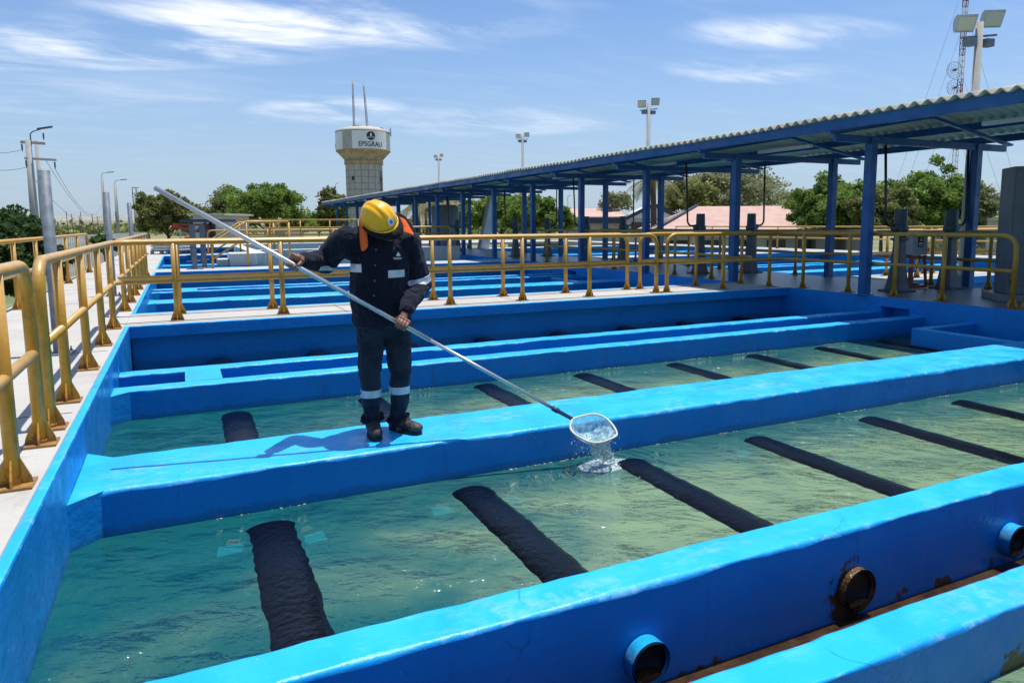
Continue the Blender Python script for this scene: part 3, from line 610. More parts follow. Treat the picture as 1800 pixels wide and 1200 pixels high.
def floodmast(x, y, ztop, base, label, k=1.):
    r = empty('floodlight_mast', (x, y, base), label, 'floodlight', 'floodlight masts in a row behind the canopy'); iv = Matrix.Translation(-Vector(r.location))
    def p(nm, mb, m, par=r): o = mb.build(nm, m, par); o.matrix_parent_inverse = iv if par is r else Matrix.Identity(4); return o
    conc = POLEC
    mb = MB(); mb.tube([(x, y, base), (x, y, ztop)], .1, 14, rs=[.14*(.3+.7*k), .082*(.3+.7*k)]); p('pole', mb, conc)
    vx = Vector((1, -.25, 0)).normalized()
    mb = MB(); mb.bar(Vector((x, y, ztop-.42*k))-vx*.55*k, Vector((x, y, ztop-.30*k))+vx*.55*k, .05*k); p('cross_arm', mb, GALV)
    for s in (-1, 1):
        c = Vector((x, y, ztop+(-.05 + (.16 if s > 0 else 0))*k))+vx*s*.42*k
        ax = Vector((-.45, -.75, -.5)).normalized()      # aims down towards the basins
        up = Vector((0, 0, 1)); sx = ax.cross(up).normalized(); uz = sx.cross(ax).normalized()
        mb = MB(); prof = [(-.19, -.02), (-.23, .0), (-.20, .10), (-.08, .2), (.08, .22), (.2, .12), (.23, .0), (.19, -.02)]
        vs = []
        for w in (-.24*k, .24*k):
            for a, b in prof: vs.append(c+sx*w+uz*a*k-ax*b*k)
        n = len(prof)
        mb.add(vs, [tuple(range(n)), tuple(range(n, 2*n))[::-1]]+[(i, n+i, n+(i+1) % n, (i+1) % n) for i in range(n)])
        h = p('lamp_housing', mb, GALVL)
        mb = MB(); mb.obox(c+ax*.022*k, sx, uz, ax, .215*k, .17*k, .004); p('lamp_glass', mb, GLASSY)
        mb = MB(); mb.obox(Vector((x, y, ztop-.52*k))+vx*s*.27*k, vx, (0, 0, 1), (0, 1, 0), .12*k, .1*k, .1*k); p('ballast_box', mb, GALV)
    return r
POLEC = concrete('weathered_pole_concrete', (.42, .42, .39), (.34, .34, .32))
GALVL = mat('light_alloy', (.36, .38, .36), .4, .4, noise_s=9, var=.15)
GLASSY = mat('lamp_glass', (.42, .45, .38), .1, spec=.8)
for i, (y, z) in enumerate(((9.0, 4.76), (19.75, 4.86), (29.3, 4.88), (40.8, 4.98))):
    floodmast(14., y, z+.12, -1.6, ['tallest looking floodlight mast, upper right by the red lattice mast', 'twin floodlight on a grey pole above the middle of the canopy roof', 'twin floodlight on a pole, second from the water tower', 'smallest twin floodlight, next to the water tower'][i], (.72, .55, .46, .42)[i])
# ---------------------------------------------------------------- valve pedestals and their conduits
def pedestal(x, y, label, dirn, conduit=True):
    r = empty('valve_pedestal', (x, y, 0), label, 'valve pedestal', 'grey valve pedestals under the canopy'); iv = Matrix.Translation(-Vector(r.location))
    def p(nm, mb, m=DGREY, bev=0.): o = mb.build(nm, m, r, bev); o.matrix_parent_inverse = iv; return o
    mb = MB(); mb.lathe([(.20, 0.002), (.20, .04), (.185, .05), (.165, .12), (.12, .4), (.095, .78), (.10, .82), (.14, .83), (.14, .86)], 4, (x, y, 0), smooth=False, ph=math.pi/4)
    mb.box(x-.2, x+.2, y-.2, y+.2, .001, .03); p('body', mb, DGREY, .01)
    mb = MB(); mb.lathe([(.001, .86), (.085, .861), (.09, .94), (.12, .97), (.12, 1.03), (.10, 1.06), (.093, 1.3), (.085, 1.315), (.001, 1.316)], 20, (x, y, 0)); p('motor', mb)
    mb = MB(); mb.lathe([(.001, 0), (.06, 0), (.06, .05), (.001, .05)], 14, (x+dirn*.11, y, 1.02), (dirn, 0, 0))
    p('gearbox', mb)
    if conduit:
        mb = MB(); xa = x+dirn*.38
        mb.tube([(x+dirn*.1, y, 1.06), (x+dirn*.24, y, 1.05)]+[(x+dirn*(.24+.12*math.sin(a)), y, 1.05+.12*(1-math.cos(a))) for a in [R_(k) for k in (20, 45, 70, 90)]]+[(x+dirn*.37, y+.02, 1.7), (x+dirn*.39, y+.05, 2.42)], .02, 10); p('conduit', mb, BLACK)
    return r
pd = [(10.36, 7.72, 'grey valve pedestal right of the nearest blue column, left of the warning box'), (11.5, 7.64, 'grey valve pedestal right of the warning box, near the right blue column'),
      (10.36, 12.6, 'grey valve pedestal just left of the second near column, pink roof behind its head'), (11.5, 12.25, 'grey valve pedestal just right of the second near column'),
      (10.36, 17.55, 'grey valve pedestal behind the third near column, by the white gable'), (11.5, 17.4, 'grey valve pedestal in front of the white gabled building'),
      (10.36, 22.3, 'distant valve pedestal in front of the green trees, left one'), (11.5, 22.1, 'distant valve pedestal in front of the green trees, right one'),
      (10.36, 28., 'far small valve pedestal near the palm trees')]
for i, (x, y, l) in enumerate(pd): pedestal(x, y, l, -1 if i % 2 == 0 else 1)
# warning box on its red stand
def textmesh(txt, size, name, m, parent, place, depth=.002):
    cu = bpy.data.curves.new(name, 'FONT'); cu.body = txt; cu.size = size; cu.extrude = depth; cu.align_x = 'CENTER'; cu.align_y = 'CENTER'
    tmp = bpy.data.objects.new('tmp', cu); COL.objects.link(tmp); dg = bpy.context.evaluated_depsgraph_get(); dg.update()
    me = bpy.data.meshes.new_from_object(tmp.evaluated_get(dg)); bpy.data.objects.remove(tmp)
    for v in me.vertices: v.co = place(v.co)
    me.materials.clear(); me.materials.append(m); o = bpy.data.objects.new(name, me); link(o, parent); return o
def warnbox():
    c = onz(1612, 499); x, y = 11.15, 8.05
    r = empty('electrical_box', (x, y, .0), 'light grey electrical box with yellow warning label on a red stand between two pedestals', 'electrical box'); iv = Matrix.Translation(-Vector(r.location))
    def p(nm, mb, m, bev=0.): o = mb.build(nm, m, r, bev); o.matrix_parent_inverse = iv; return o
    LG = mat('light_grey_enamel', (.42, .44, .44), .4, noise_s=6, var=.06)
    mb = MB(); mb.box(x-.2, x+.16, y-.15, y+.15, .56, .93); p('cabinet', mb, LG, .012)
    mb = MB(); mb.box(x-.205, x+.165, y-.155, y+.15, .925, .94); p('lid', mb, LG, .004)
    mb = MB(); mb.box(x-.09, x+.04, y-.156, y-.151, .69, .89); p('warning_label', mb, BLACK)
    yl = mat('label_yellow', (.75, .48, .03), .5); 
    mb = MB(); mb.prism([(0, 0), (1, 0), (.5, .87)], 0, 1)
    mb.v = [(x-.065+v[0]*.08, y-.158-v[2]*.001, .79+v[1]*.085) for v in mb.v]; p('warning_triangle', mb, yl)
    mb = MB(); mb.box(x-.075, x+.025, y-.158, y-.1565, .715, .725); mb.box(x-.075, x+.025, y-.158, y-.1565, .74, .765); p('label_lines', mb, WHITEP)
    mb = MB()
    for s in (-1, 1):
        mb.lathe([(.001, 0), (.03, 0), (.025, .03), (.001, .03)], 12, (x+.16, y-.02+s*.06, .72), (1, 0, 0))
    p('knob', mb, BLACK)
    st = MB()
    for a, b in ((-.17, -.12), (.13, -.12), (-.17, .12), (.13, .12)): st.bar((x+a, y+b, .55), (x+a*1.25, y+b*1.3, .02), .035)
    for q in (-.13, .13): st.bar((x-.22, y+q*1.2, .03), (x+.17, y+q*1.2, .03), .04); st.bar((x-.2, y+q, .53), (x+.16, y+q, .53), .04)
    st.bar((x-.22, y-.15, .03), (x-.22, y+.15, .03), .04)
    p('stand', st, REDOX)
    mb = MB(); pts = [(x+.17, y, .62)]+[(x+.2+.02*math.sin(i), y+.02*i, .6-.58*i/6) for i in range(7)]; mb.tube(pts, .008, 8); p('cable', mb, BLACK)
warnbox()
mb = MB(); mb.lathe([(.001, 0.002), (.20, .002), (.21, .03), (.19, .055), (.001, .06)], 22, (11.45, 8.35, 0)); o = mb.build('manhole_cover', BLACK); tag(o, 'dark round cover lying on the floor behind the right pedestal', 'cover')
def cabinet():
    x0, x1, y0, y1 = 10.38, 11.5, 6.05, 6.55
    r = empty('control_cabinet', (10.38, 6.05, 0), 'tall grey control cabinet with rows of dark buttons at the right edge of the picture', 'control cabinet'); iv = Matrix.Translation(-Vector(r.location)); r.rotation_euler = (0, 0, R_(-42))
    def p(nm, mb, m, bev=0.): o = mb.build(nm, m, r, bev); o.matrix_parent_inverse = iv; return o
    mb = MB(); mb.box(x0-.12, x1+.12, y0-.12, y1+.1, .001, .1); p('plinth', mb, DECKIN, .01)
    mb = MB(); mb.box(x0, x1, y0, y1, .10, 1.86); p('cabinet_body', mb, CABG, .012)
    mb = MB(); mb.box(x0+.03, x1-.03, y0-.014, y0-.001, .22, 1.82); p('door', mb, CABG, .006)
    mb = MB()
    for zi, z in enumerate((1.40, 1.35, 1.26, 1.17, 1.13, 1.085, .995, .90)):
        for k in range(6): mb.box(x0+.17+k*.11, x0+.225+k*.11, y0-.022, y0-.0145, z-.015, z+.015)
    p('button', mb, BLACK)
    mb = MB(); mb.box(x0+.26, x0+.78, y0-.017, y0-.0145, .66, .75); p('name_plate', mb, BLACK)
    o = textmesh('PELIGRO', .085, 'plate_lettering', WHITEP, r, lambda c: Vector((x0+.52+c.x, y0-.019-c.z*.3, .705+c.y)), .001); o.matrix_parent_inverse = iv
    mb = MB(); mb.box(x0+.26, x0+.78, y0-.017, y0-.0145, .42, .64); p('notice_sheet', mb, WHITEP)
    mb = MB()
    for k in range(5): mb.box(x0+.30, x0+.74, y0-.0185, y0-.0175, .46+.035*k, .468+.035*k)
    p('notice_lines', mb, BLACK)
    mb = MB(); mb.lathe([(.06, 0), (.055, .03), (.02, .045), (.001, .045)], 14, (x0+.5, y0+.2, 1.861)); p('vent_cap', mb, BLACK)
    mb = MB(); mb.tube([(x0+.06, y0-.02, .25+.05*i) for i in range(2)], .02, 8); p('handle', mb, BLACK)
cabinet()
# galvanised tube posts on the left walkway
for i, (y, h) in enumerate(((7.42, 1.60), (13.3, 1.66), (19.2, 1.66))):
    x = -1.02
    r = empty('steel_post', (x, y, 0), ['thick grey steel post nearest on the left walkway, bolted to the deck', 'middle grey steel post of the three on the left walkway', 'farthest grey steel post of the three on the left walkway'][i], 'post', 'grey steel posts on the left walkway'); iv = Matrix.Translation(-Vector(r.location))
    mb = MB(); mb.lathe([(.046, .012), (.046, h), (.041, h), (.041, h-.1), (.001, h-.1)], 22, (x, y, 0)); o = mb.build('tube', GALV, r); o.matrix_parent_inverse = iv
    mb = MB(); mb.box(x-.11, x+.11, y-.11, y+.11, .0008, .013); o = mb.build('base_plate', GALV, r); o.matrix_parent_inverse = iv
    mb = MB()
    for a in (-.08, .08):
        for b in (-.08, .08): mb = MB(); mb.lathe([(.012, .013), (.012, .03), (.006, .03), (.006, .055), (.001, .055)], 6, (x+a, y+b, 0), smooth=False); o = mb.build('bolt', DGREY, r); o.matrix_parent_inverse = iv
# ================================================================ BACKGROUND
GZ = -1.6
def up(px, py, d):   # height of the world point seen at picture row py, depth d
    return at(px, py, d)
def gpos(px, d): p = at(px, 394, d); return p.x, p.y
def leafmat(name, dark, light, alt=None):
    m, t, p = base(name, .55); p.inputs['Specular IOR Level'].default_value = .35
    a = N(t, 'ShaderNodeAttribute'); a.attribute_name = 'tint'
    c = mixc(t, a.outputs['Fac'], dark, light)
    t.links.new(c, p.inputs['Base Color'])
    tr = N(t, 'ShaderNodeBsdfTranslucent'); t.links.new(c, tr.inputs[0]); mxs = N(t, 'ShaderNodeMixShader'); mxs.inputs[0].default_value = .42
    o = t.nodes['Material Output']; t.links.new(p.outputs[0], mxs.inputs[1]); t.links.new(tr.outputs[0], mxs.inputs[2]); t.links.new(mxs.outputs[0], o.inputs['Surface'])
    return m
LF_DENSE = leafmat('dense_leaves', (.06, .12, .02), (.32, .44, .085)); LF_OLIVE = leafmat('olive_leaves', (.08, .10, .025), (.36, .38, .12))
LF_PALE = leafmat('pale_leaves', (.12, .14, .06), (.36, .37, .19)); LF_PALM = leafmat('palm_fronds', (.10, .11, .03), (.40, .33, .13)); LF_DARK = leafmat('hedge_leaves', (.022, .050, .014), (.13, .21, .045))
BARK = mat('grey_bark', (.11, .085, .06), .9, noise_s=8, var=.3, bump=.4, bscale=12)
def leafmesh(name, C, size, m, parent=None, flat=.0, elong=1.6, tint=None):
    n = len(C)
    nrm = rng.normal(size=(n, 3)); nrm[:, 2] = np.abs(nrm[:, 2])+flat; nrm /= np.linalg.norm(nrm, axis=1)[:, None]
    a = rng.normal(size=(n, 3)); u = np.cross(nrm, a); u /= np.linalg.norm(u, axis=1)[:, None]; v = np.cross(nrm, u)
    s = size*rng.uniform(.55, 1.35, n)[:, None]; u = u*s*elong; v = v*s
    V_ = np.stack([C-u, C+v*.8-u*.15, C+u, C-v*.8-u*.15], 1).reshape(-1, 3)
    me = bpy.data.meshes.new(name); me.vertices.add(4*n); me.vertices.foreach_set('co', V_.ravel().astype(np.float32))
    me.loops.add(4*n); me.loops.foreach_set('vertex_index', np.arange(4*n, dtype=np.int32)); me.polygons.add(n)
    me.polygons.foreach_set('loop_start', np.arange(0, 4*n, 4, dtype=np.int32)); me.polygons.foreach_set('loop_total', np.full(n, 4, dtype=np.int32))
    me.update(calc_edges=True); at_ = me.attributes.new('tint', 'FLOAT', 'FACE')
    tt = rng.uniform(0, 1, n)**1.3 if tint is None else np.clip(tint+rng.normal(0, .22, n), 0, 1)
    at_.data.foreach_set('value', tt.astype(np.float32)); me.materials.append(m); o = bpy.data.objects.new(name, me); link(o, parent); return o
def crown_pts(c, rad, nclump, nleaf, cr, lump=.28, floor=-.55, seed=0):
    """clumps spread through an uneven ellipsoid, leaves spread through each clump"""
    P, T = [], []
    for i in range(nclump):
        d = rng.normal(size=3); d /= np.linalg.norm(d)
        if d[2] < floor: d[2] = -d[2]*.5
        k = rng.uniform(.35, 1.)**.45*(1+lump*noise.noise(Vector(d*1.9+seed*3.1)) + lump*.5*noise.noise(Vector(d*4.7+seed)))
        cc = np.array(c)+d*np.array(rad)*k; m = int(nleaf*rng.uniform(.5, 1.5)); q = rng.normal(size=(m, 3)); q *= (rng.uniform(0, 1, m)**.5/np.linalg.norm(q, axis=1))[:, None]
        q = cc+q*cr*rng.uniform(.6, 1.3)*np.array([1, 1, .72]); P.append(q); T.append(np.full(m, rng.uniform(.15, .8)))
    return np.concatenate(P), np.concatenate(T)
def tree(name, px, py_top, py_low, hw, d, m, label, nclump=90, nleaf=90, leaf=.10, cr=.13, group=None, lump=.3, base_z=None, trunk=True, dy=1., flat=0.):
    """px centre, py_top / py_low crown rows, hw half width in picture units, d depth: sized in metres here"""
    sc = d/FPX; top = at(px, py_top, d); low = at(px, py_low, d); bz = GZ if base_z is None else base_z
    x, y = top.x, top.y; H = (top.z-low.z)/2; c = (x, y, low.z+H); rad = (hw*sc, hw*sc*dy, H)
    root = empty(name, (x, y, bz), label, 'tree' if 'shrub' not in name and 'hedge' not in name else 'shrub', group)
    P, T = crown_pts(c, rad, nclump, nleaf, cr*2*max(rad[0], H), lump, seed=px*.37); P -= np.array([x, y, bz])
    leafmesh('crown', P, leaf, m, root, flat, tint=T)
    if trunk:
        mb = MB(); r0 = max(.05, .05*H*2); zc = low.z+H*.5-bz
        b0 = Vector((0, 0, 0)); b1 = Vector((rng.uniform(-.1, .1)*H, 0, zc)); mb.tube([b0, b0.lerp(b1, .5)+Vector((.05, .03, 0)), b1], r0, 9, rs=[r0, r0*.75, r0*.55])
        for k in range(9):
            a = k*2.4; e = b1+Vector((math.cos(a)*rad[0]*.75, math.sin(a)*rad[1]*.75, H*rng.uniform(.1, 1.0))); s = b0.lerp(b1, rng.uniform(.6, 1.)); mid = s.lerp(e, .5)+Vector((0, 0, H*.12))
            mb.tube([s, mid, e], .1, 6, rs=[r0*.4, r0*.25, r0*.07])
        mb.build('trunk', BARK, root)
    return root
# left side
tree('hedge_shrub', 20, 376, 520, 62, 16.5, LF_DARK, 'dark leafy shrub right behind the outer railing at the left edge', 200, 170, .04, .12, 'shrubs along the left walkway', base_z=-1.6, trunk=True, dy=1.4)
tree('hedge_shrub', -40, 382, 560, 60, 14.5, LF_DARK, 'dark leafy shrub half outside the left edge of the picture', 120, 150, .04, .13, 'shrubs along the left walkway', trunk=True, dy=1.3)
tree('hedge_shrub', 108, 432, 470, 14, 18.5, LF_DARK, 'small spiky bush low between the left railing posts', 26, 60, .035, .2, 'shrubs along the left walkway')
tree('hedge_shrub', 182, 412, 452, 20, 24, LF_DARK, 'thin bush growing beside the slatted white wall', 26, 60, .05, .2, 'shrubs along the left walkway')
tree('round_tree', 292, 348, 418, 44, 62, LF_OLIVE, 'round olive green tree left of the end of the net pole', 180, 160, .09, .12, None, .9)
tree('leafy_tree', 470, 326, 404, 58, 60, LF_DENSE, 'big bright green tree between the net pole and the water tower', 260, 190, .08, .11, None, .75)
tree('feathery_tree', 408, 336, 404, 40, 66, LF_OLIVE, 'feathery olive tree overlapping the big bright green one on its left', 130, 120, .08, .14, None, .6)
tree('round_tree', 560, 378, 404, 34, 80, LF_DENSE, 'low bushy green tree just left of the end of the canopy', 60, 70, .2, .2, None)
tree('round_tree', 525, 384, 404, 22, 75, LF_OLIVE, 'low olive bush beneath the right side of the bright green tree', 40, 60, .2, .22, None)
tree('slender_tree', 586, 342, 404, 20, 78, LF_OLIVE, 'narrow tree in front of the left side of the water tower shaft', 60, 70, .2, .22, None, .5)
def palm(px, pt, d, ln, label, nfr=16, trunk=.14, droop=1., bz=GZ):
    t = at(px, pt, d); r = empty('palm_tree', (t.x, t.y, bz), label, 'palm tree', 'palm trees beyond the canopy'); h = t.z-bz
    mb = MB(); mb.tube([(0, 0, 0), (.1, 0, h*.5), (0, 0, h)], trunk, 10, rs=[trunk*1.3, trunk, trunk*.9]); mb.build('trunk', BARK, r)
    vs, fs, tn = [], [], []
    for k in range(nfr):
        a = k*2.399+rng.uniform(-.2, .2); el = rng.uniform(-.1, 1.2); L = ln*rng.uniform(.8, 1.15); p = Vector((0, 0, h)); dr = Vector((math.cos(a)*math.cos(el), math.sin(a)*math.cos(el), math.sin(el))); n = 16
        dry = rng.uniform(0, 1)
        for i in range(n):
            q = p+dr*(L/n); dr = (dr+Vector((0, 0, -.13*droop))).normalized(); sd = dr.cross(Vector((0, 0, 1))).normalized(); w = .34*ln*(math.sin(math.pi*min(1, (i+1.2)/n))**.7)*.62
            for s in (-1, 1):
                for jj in range(2):
                    pb_ = p.lerp(q, jj*.5); tip = pb_+sd*s*w+dr*w*.45+Vector((0, 0, -w*.55*droop)); b = len(vs); vs += [pb_, pb_+dr*(L/n)*.3, tip]; fs.append((b, b+1, b+2)); tn.append(min(1, max(0, dry*.8+rng.normal(0, .15))))
            b = len(vs); vs += [p-sd*.02, p+sd*.02, q+sd*.02, q-sd*.02]; fs.append((b, b+1, b+2, b+3)); tn.append(.4); p = q
    me = bpy.data.meshes.new('fronds'); me.from_pydata([tuple(v) for v in vs], [], fs); a_ = me.attributes.new('tint', 'FLOAT', 'FACE'); a_.data.foreach_set('value', np.array(tn, np.float32)); me.materials.append(LF_PALM)
    o = bpy.data.objects.new('fronds', me); link(o, r)
for px, pt, d, ln, lb in ((748, 372, 70, 3.2, 'drooping yellowish palm seen under the canopy just right of the orange neck flap'), (775, 362, 72, 3.0, 'drooping yellowish palm under the canopy, middle of the group'), (800, 352, 76, 3.4, 'tallest palm of the group under the canopy, green top'),
                          (735, 358, 80, 3.0, 'green palm behind the drooping ones, beside the helmet'), (822, 365, 66, 2.4, 'small palm at the right of the group under the canopy')): palm(px, pt, d, ln, lb)
palm(1148, 318, 46, 2.6, 'tall palm rising above the pink roof between two blue columns', 26, .2, .9)
tree('leafy_tree', 880, 346, 408, 62, 58, LF_DENSE, 'wide dense green tree under the middle of the canopy', 240, 190, .09, .11, None, .7)
tree('leafy_tree', 938, 352, 410, 46, 52, LF_DENSE, 'dense green tree just right of the wide one under the canopy', 150, 170, .10, .13, None, .45)
tree('slender_tree', 985, 372, 412, 20, 50, LF_DENSE, 'small dark tree before the left end of the pink roof', 46, 70, .13, .22, None, .5)
tree('feathery_tree', 1275, 300, 382, 92, 62, LF_PALE, 'wide feathery pale tree spreading behind the pink hipped roof', 260, 55, .10, .10, None, .5, flat=.5)
tree('feathery_tree', 1215, 322, 386, 44, 58, LF_OLIVE, 'green feathery tree at the left of the wide pale one', 130, 70, .10, .13, None, .45)
tree('feathery_tree', 1082, 340, 372, 30, 60, LF_PALE, 'bare looking pale tree above the left pink roof', 60, 35, .09, .2, None, .5)
tree('feathery_tree', 1400, 338, 366, 34, 70, LF_PALE, 'small pale tree behind the right end of the pink roof', 60, 50, .12, .18, None, .4, flat=.5)
tree('leafy_tree', 1480, 318, 425, 78, 40, LF_DENSE, 'big dark green tree left of the nearest blue column', 340, 180, .065, .09, None, .6)
tree('leafy_tree', 1625, 312, 425, 90, 42, LF_DENSE, 'biggest green tree, behind the two grey pedestals', 400, 180, .065, .085, None, .6)
tree('leafy_tree', 1555, 335, 425, 55, 36, LF_OLIVE, 'lighter green tree joining the two big ones on the right', 170, 160, .07, .11, None, .5)
tree('slender_tree', 1722, 328, 410, 34, 40, LF_PALE, 'thin brownish tree left of the grey cabinet', 60, 50, .07, .18, None, .5)
tree('hedge_shrub', 1655, 432, 452, 45, 30, LF_PALE, 'low yellow green shrub under the railing on the right', 50, 90, .06, .2, None)
# far woods
P = []
for k in range(420):
    px = rng.uniform(-400, 2300); d = rng.uniform(150, 420); p = at(px, 394, d); q = rng.normal(size=(70, 3))*np.array([2.6, 2.6, 1.2])*rng.uniform(.6, 1.3)+np.array([p.x, p.y, GZ+1.1]); P.append(q)
P = np.concatenate(P); P = P[P[:, 2] > GZ]
tag(leafmesh('far_scrub', P, .55, LF_OLIVE, None), 'scattered far off scrub on the plain', 'scrub', kind='stuff')
# ---- slatted white wall on the far left
def slat_wall():
    a, b = at(60, 412, 34), at(262, 402, 62); a.z = b.z = 0; r = empty('slatted_wall', (a.x, a.y, GZ), 'long white wall of upright slats far left behind the walkway', 'wall'); iv = Matrix.Translation(-Vector((a.x, a.y, GZ)))
    L = (b-a).length; u = (b-a)/L; mb = MB(); n = int(L/.42)
    zt = .62
    for i in range(n):
        c = a+u*(i*.42); mb.obox((c.x, c.y, (GZ+zt)/2), u, u.cross(Vector((0, 0, 1))), (0, 0, 1), .13, .05, (zt-GZ)/2)
    o = mb.build('slats', WHITEC, r); o.matrix_parent_inverse = iv
    mb = MB()
    for z in (GZ+.3, zt-.35): mb.obox(((a.x+b.x)/2, (a.y+b.y)/2, z), u, u.cross(Vector((0, 0, 1))), (0, 0, 1), L/2, .035, .06)
    o = mb.build('cross_bar', WHITEC, r); o.matrix_parent_inverse = iv
slat_wall()
mb = MB(); a, b = at(80, 404, 95), at(262, 404, 95); mb.bar((a.x, a.y, -.9), (b.x, b.y, -.9), .4, 2.0); tag(mb.build('dark_block_wall', mat('dark_block', (.06, .05, .045), .9, noise_s=.8, var=.4)), 'low dark wall across the field behind the slatted one', 'wall')
for i, px in enumerate((118, 127, 140, 143, 163, 172, 204)):
    d = 88; x, y = gpos(px, d); t = at(px, 372+4*(i % 3), d); mb = MB(); mb.tube([(0, 0, 0), (.05, 0, (t.z-GZ)*.5), (0, 0, t.z-GZ)], .05, 6); o = mb.build('fence_stake', BARK); o.location = (x, y, GZ)
    tag(o, 'thin wooden stake in the field, %s from the left' % ['first', 'second', 'third', 'fourth', 'fifth', 'sixth', 'seventh'][i], 'stake', 'stakes in the field')
# ---- poles
def lamppost(px, pt, d, label, r=.11, head=True, armw=1.5, hk=(.0, .55), m=None):
    t = at(px, pt, d); x, y = t.x, t.y; h = t.z-GZ; ro = empty('street_lamp', (x, y, GZ), label, 'street lamp', 'street lamps'); m = m or POLEC
    mb = MB(); mb.tube([(0, 0, 0), (0, 0, h)], r, 12, rs=[r*1.35, r*.8]); mb.build('pole', m, ro)
    s = d/105
    mb = MB(); mb.tube([(0, 0, h-.4), (0, 0, h+.45*s), (.15*s, 0, h+.62*s), (armw*.55*s, -.05, h+.74*s)], .035*s, 8); mb.build('arm', GALV, ro)
    if head: mb = MB(); mb.obox((armw*.8*s, -.07, h+.78*s), (1, 0, .12), (0, 1, 0), (0, 0, 1), .42*s, .12*s, .05*s); mb.build('lamp_head', DGREY, ro)
    return ro
def cyl(px0, py0, px1, d, r): pass
def utility():
    d = 40; t = at(49, 247, d); x, y = t.x, t.y; h = t.z-GZ; r = empty('utility_pole', (x, y, GZ), 'tall pair of concrete power poles with cross arms and insulators at the far left', 'utility pole')
    mb = MB(); mb.tube([(0, 0, 0), (0, 0, h)], .16, 14, rs=[.26, .15]); mb.build('pole', POLEC, r)
    t2 = at(64, 247, d+1.5); dx, dy, h2 = t2.x-x, t2.y-y, t2.z-GZ
    mb = MB(); mb.tube([(dx, dy, 0), (dx, dy, h2)], .12, 14, rs=[.2, .1]); mb.build('pole', POLEC, r)
    mb = MB(); mb.bar((-.35, 0, h-.1), (.75, .4, h-.1), .14); mb.build('cross_arm', POLEC, r)
    mb = MB(); mb.bar((-.2, -.15, h-1.0), (1.2, .5, h-1.0), .12); mb.build('cross_arm', POLEC, r)
    for k, (a, b, c) in enumerate(((-.3, 0, h-.1), (-.15, -.15, h-1.0), (1.12, .5, h-1.0), (.7, .4, h+.0))):
        mb = MB(); up_ = k == 3; z = c+.1 if up_ else c-.1; mb.lathe([(.02, 0), (.05, -.06), (.03, -.1), (.055, -.16), (.03, -.2), (.055, -.27), (.03, -.3), (.02, -.42)], 8, (a, b, z+(.4 if up_ else 0))); mb.build('insulator', DGREY, r)
    mb = MB(); q = at(53, 236, d); e = at(82, 231, d); q -= Vector((x, y, GZ)); e -= Vector((x, y, GZ)); mb.tube([(q.x, q.y, h-.3), (q.x, q.y, q.z), (q.x+.12, q.y, q.z+.15), (q.x+.5, q.y, q.z+.3)], .035, 8); mb.build('lamp_arm', GALV, r)
    mb = MB(); mb.obox((q.x+.72, q.y, q.z+.38), (1, 0, .22), (0, 1, 0), (0, 0, 1), .38, .1, .045); mb.build('lamp_head', DGREY, r)
    return Vector((x, y, GZ)), h
ub, uh = utility()
def wire(a, b, sag, label, rad=.012, n=24, name='power_cable', grp='overhead power cables'):
    a, b = Vector(a), Vector(b); mb = MB(); mb.tube([a.lerp(b, i/n)-Vector((0, 0, sag*4*(i/n)*(1-i/n))) for i in range(n+1)], rad, 5); tag(mb.build(name, BLACK), label, 'cable', grp)
far = at(180, 358, 95)
for k, (a, b, c, dz) in enumerate(((-.3, 0, -.52, 0), (-.15, -.15, -1.5, -.8))): wire(ub+Vector((a, b, uh+c)), at(-60, 262+k*29, 36), .2, ['upper power cable running out of the left edge', 'lower power cable running out of the left edge'][k])
for k, (a, b, c) in enumerate(((1.12, .5, -1.5), (.7, .4, -1.0), (.0, 0., -1.9))): wire(ub+Vector((a, b, uh+c)), far+Vector((k*.3, 0, -.9*k)), 2., ['power cable sagging from the power poles to the far lamps, top one', 'power cable sagging from the power poles to the far lamps, middle one', 'power cable sagging from the power poles to the far lamps, lowest one'][k])
lamppost(179, 312, 64, 'street lamp behind the middle grey steel post', .13)
lamppost(202, 325, 74, 'street lamp between the middle and farthest grey steel posts', .15)
lamppost(482, 334, 75, 'slim street lamp standing inside the bright green tree', .07, False, 1.0); lamppost(590, 330, 85, 'slim street lamp left of the water tower', .08, False, 1.)
lamppost(998, 352, 85, 'slim street lamp seen under the canopy above the pink roof', .08, False, 1.)
def pylon():
    d = 150; t = at(241, 330, d); r = empty('power_pylon', (t.x, t.y, GZ), 'tiny far power pylon with a square top frame', 'pylon'); h = t.z-GZ
    mb = MB()
    mb.tube([(0, 0, 0), (-.2, 0, h)], .16, 6); mb.tube([(-.9, 0, h-3.6), (-.9, 0, h)], .1, 6); mb.build('pole', DGREY, r)
    for z in (h, h-1.2): mb = MB(); mb.bar((-1., 0, z), (.3 if z == h else 1.3, 0, z), .14); mb.build('cross_arm', DGREY, r)
    t = at(236, 347, d); mb = MB(); mb.tube([(0, 0, 0), (0, 0, t.z-GZ)], .25, 8); o = mb.build('utility_pole', POLEC); o.location = (t.x, t.y, GZ); tag(o, 'short plain far pole just left of the tiny pylon', 'utility pole')
pylon()
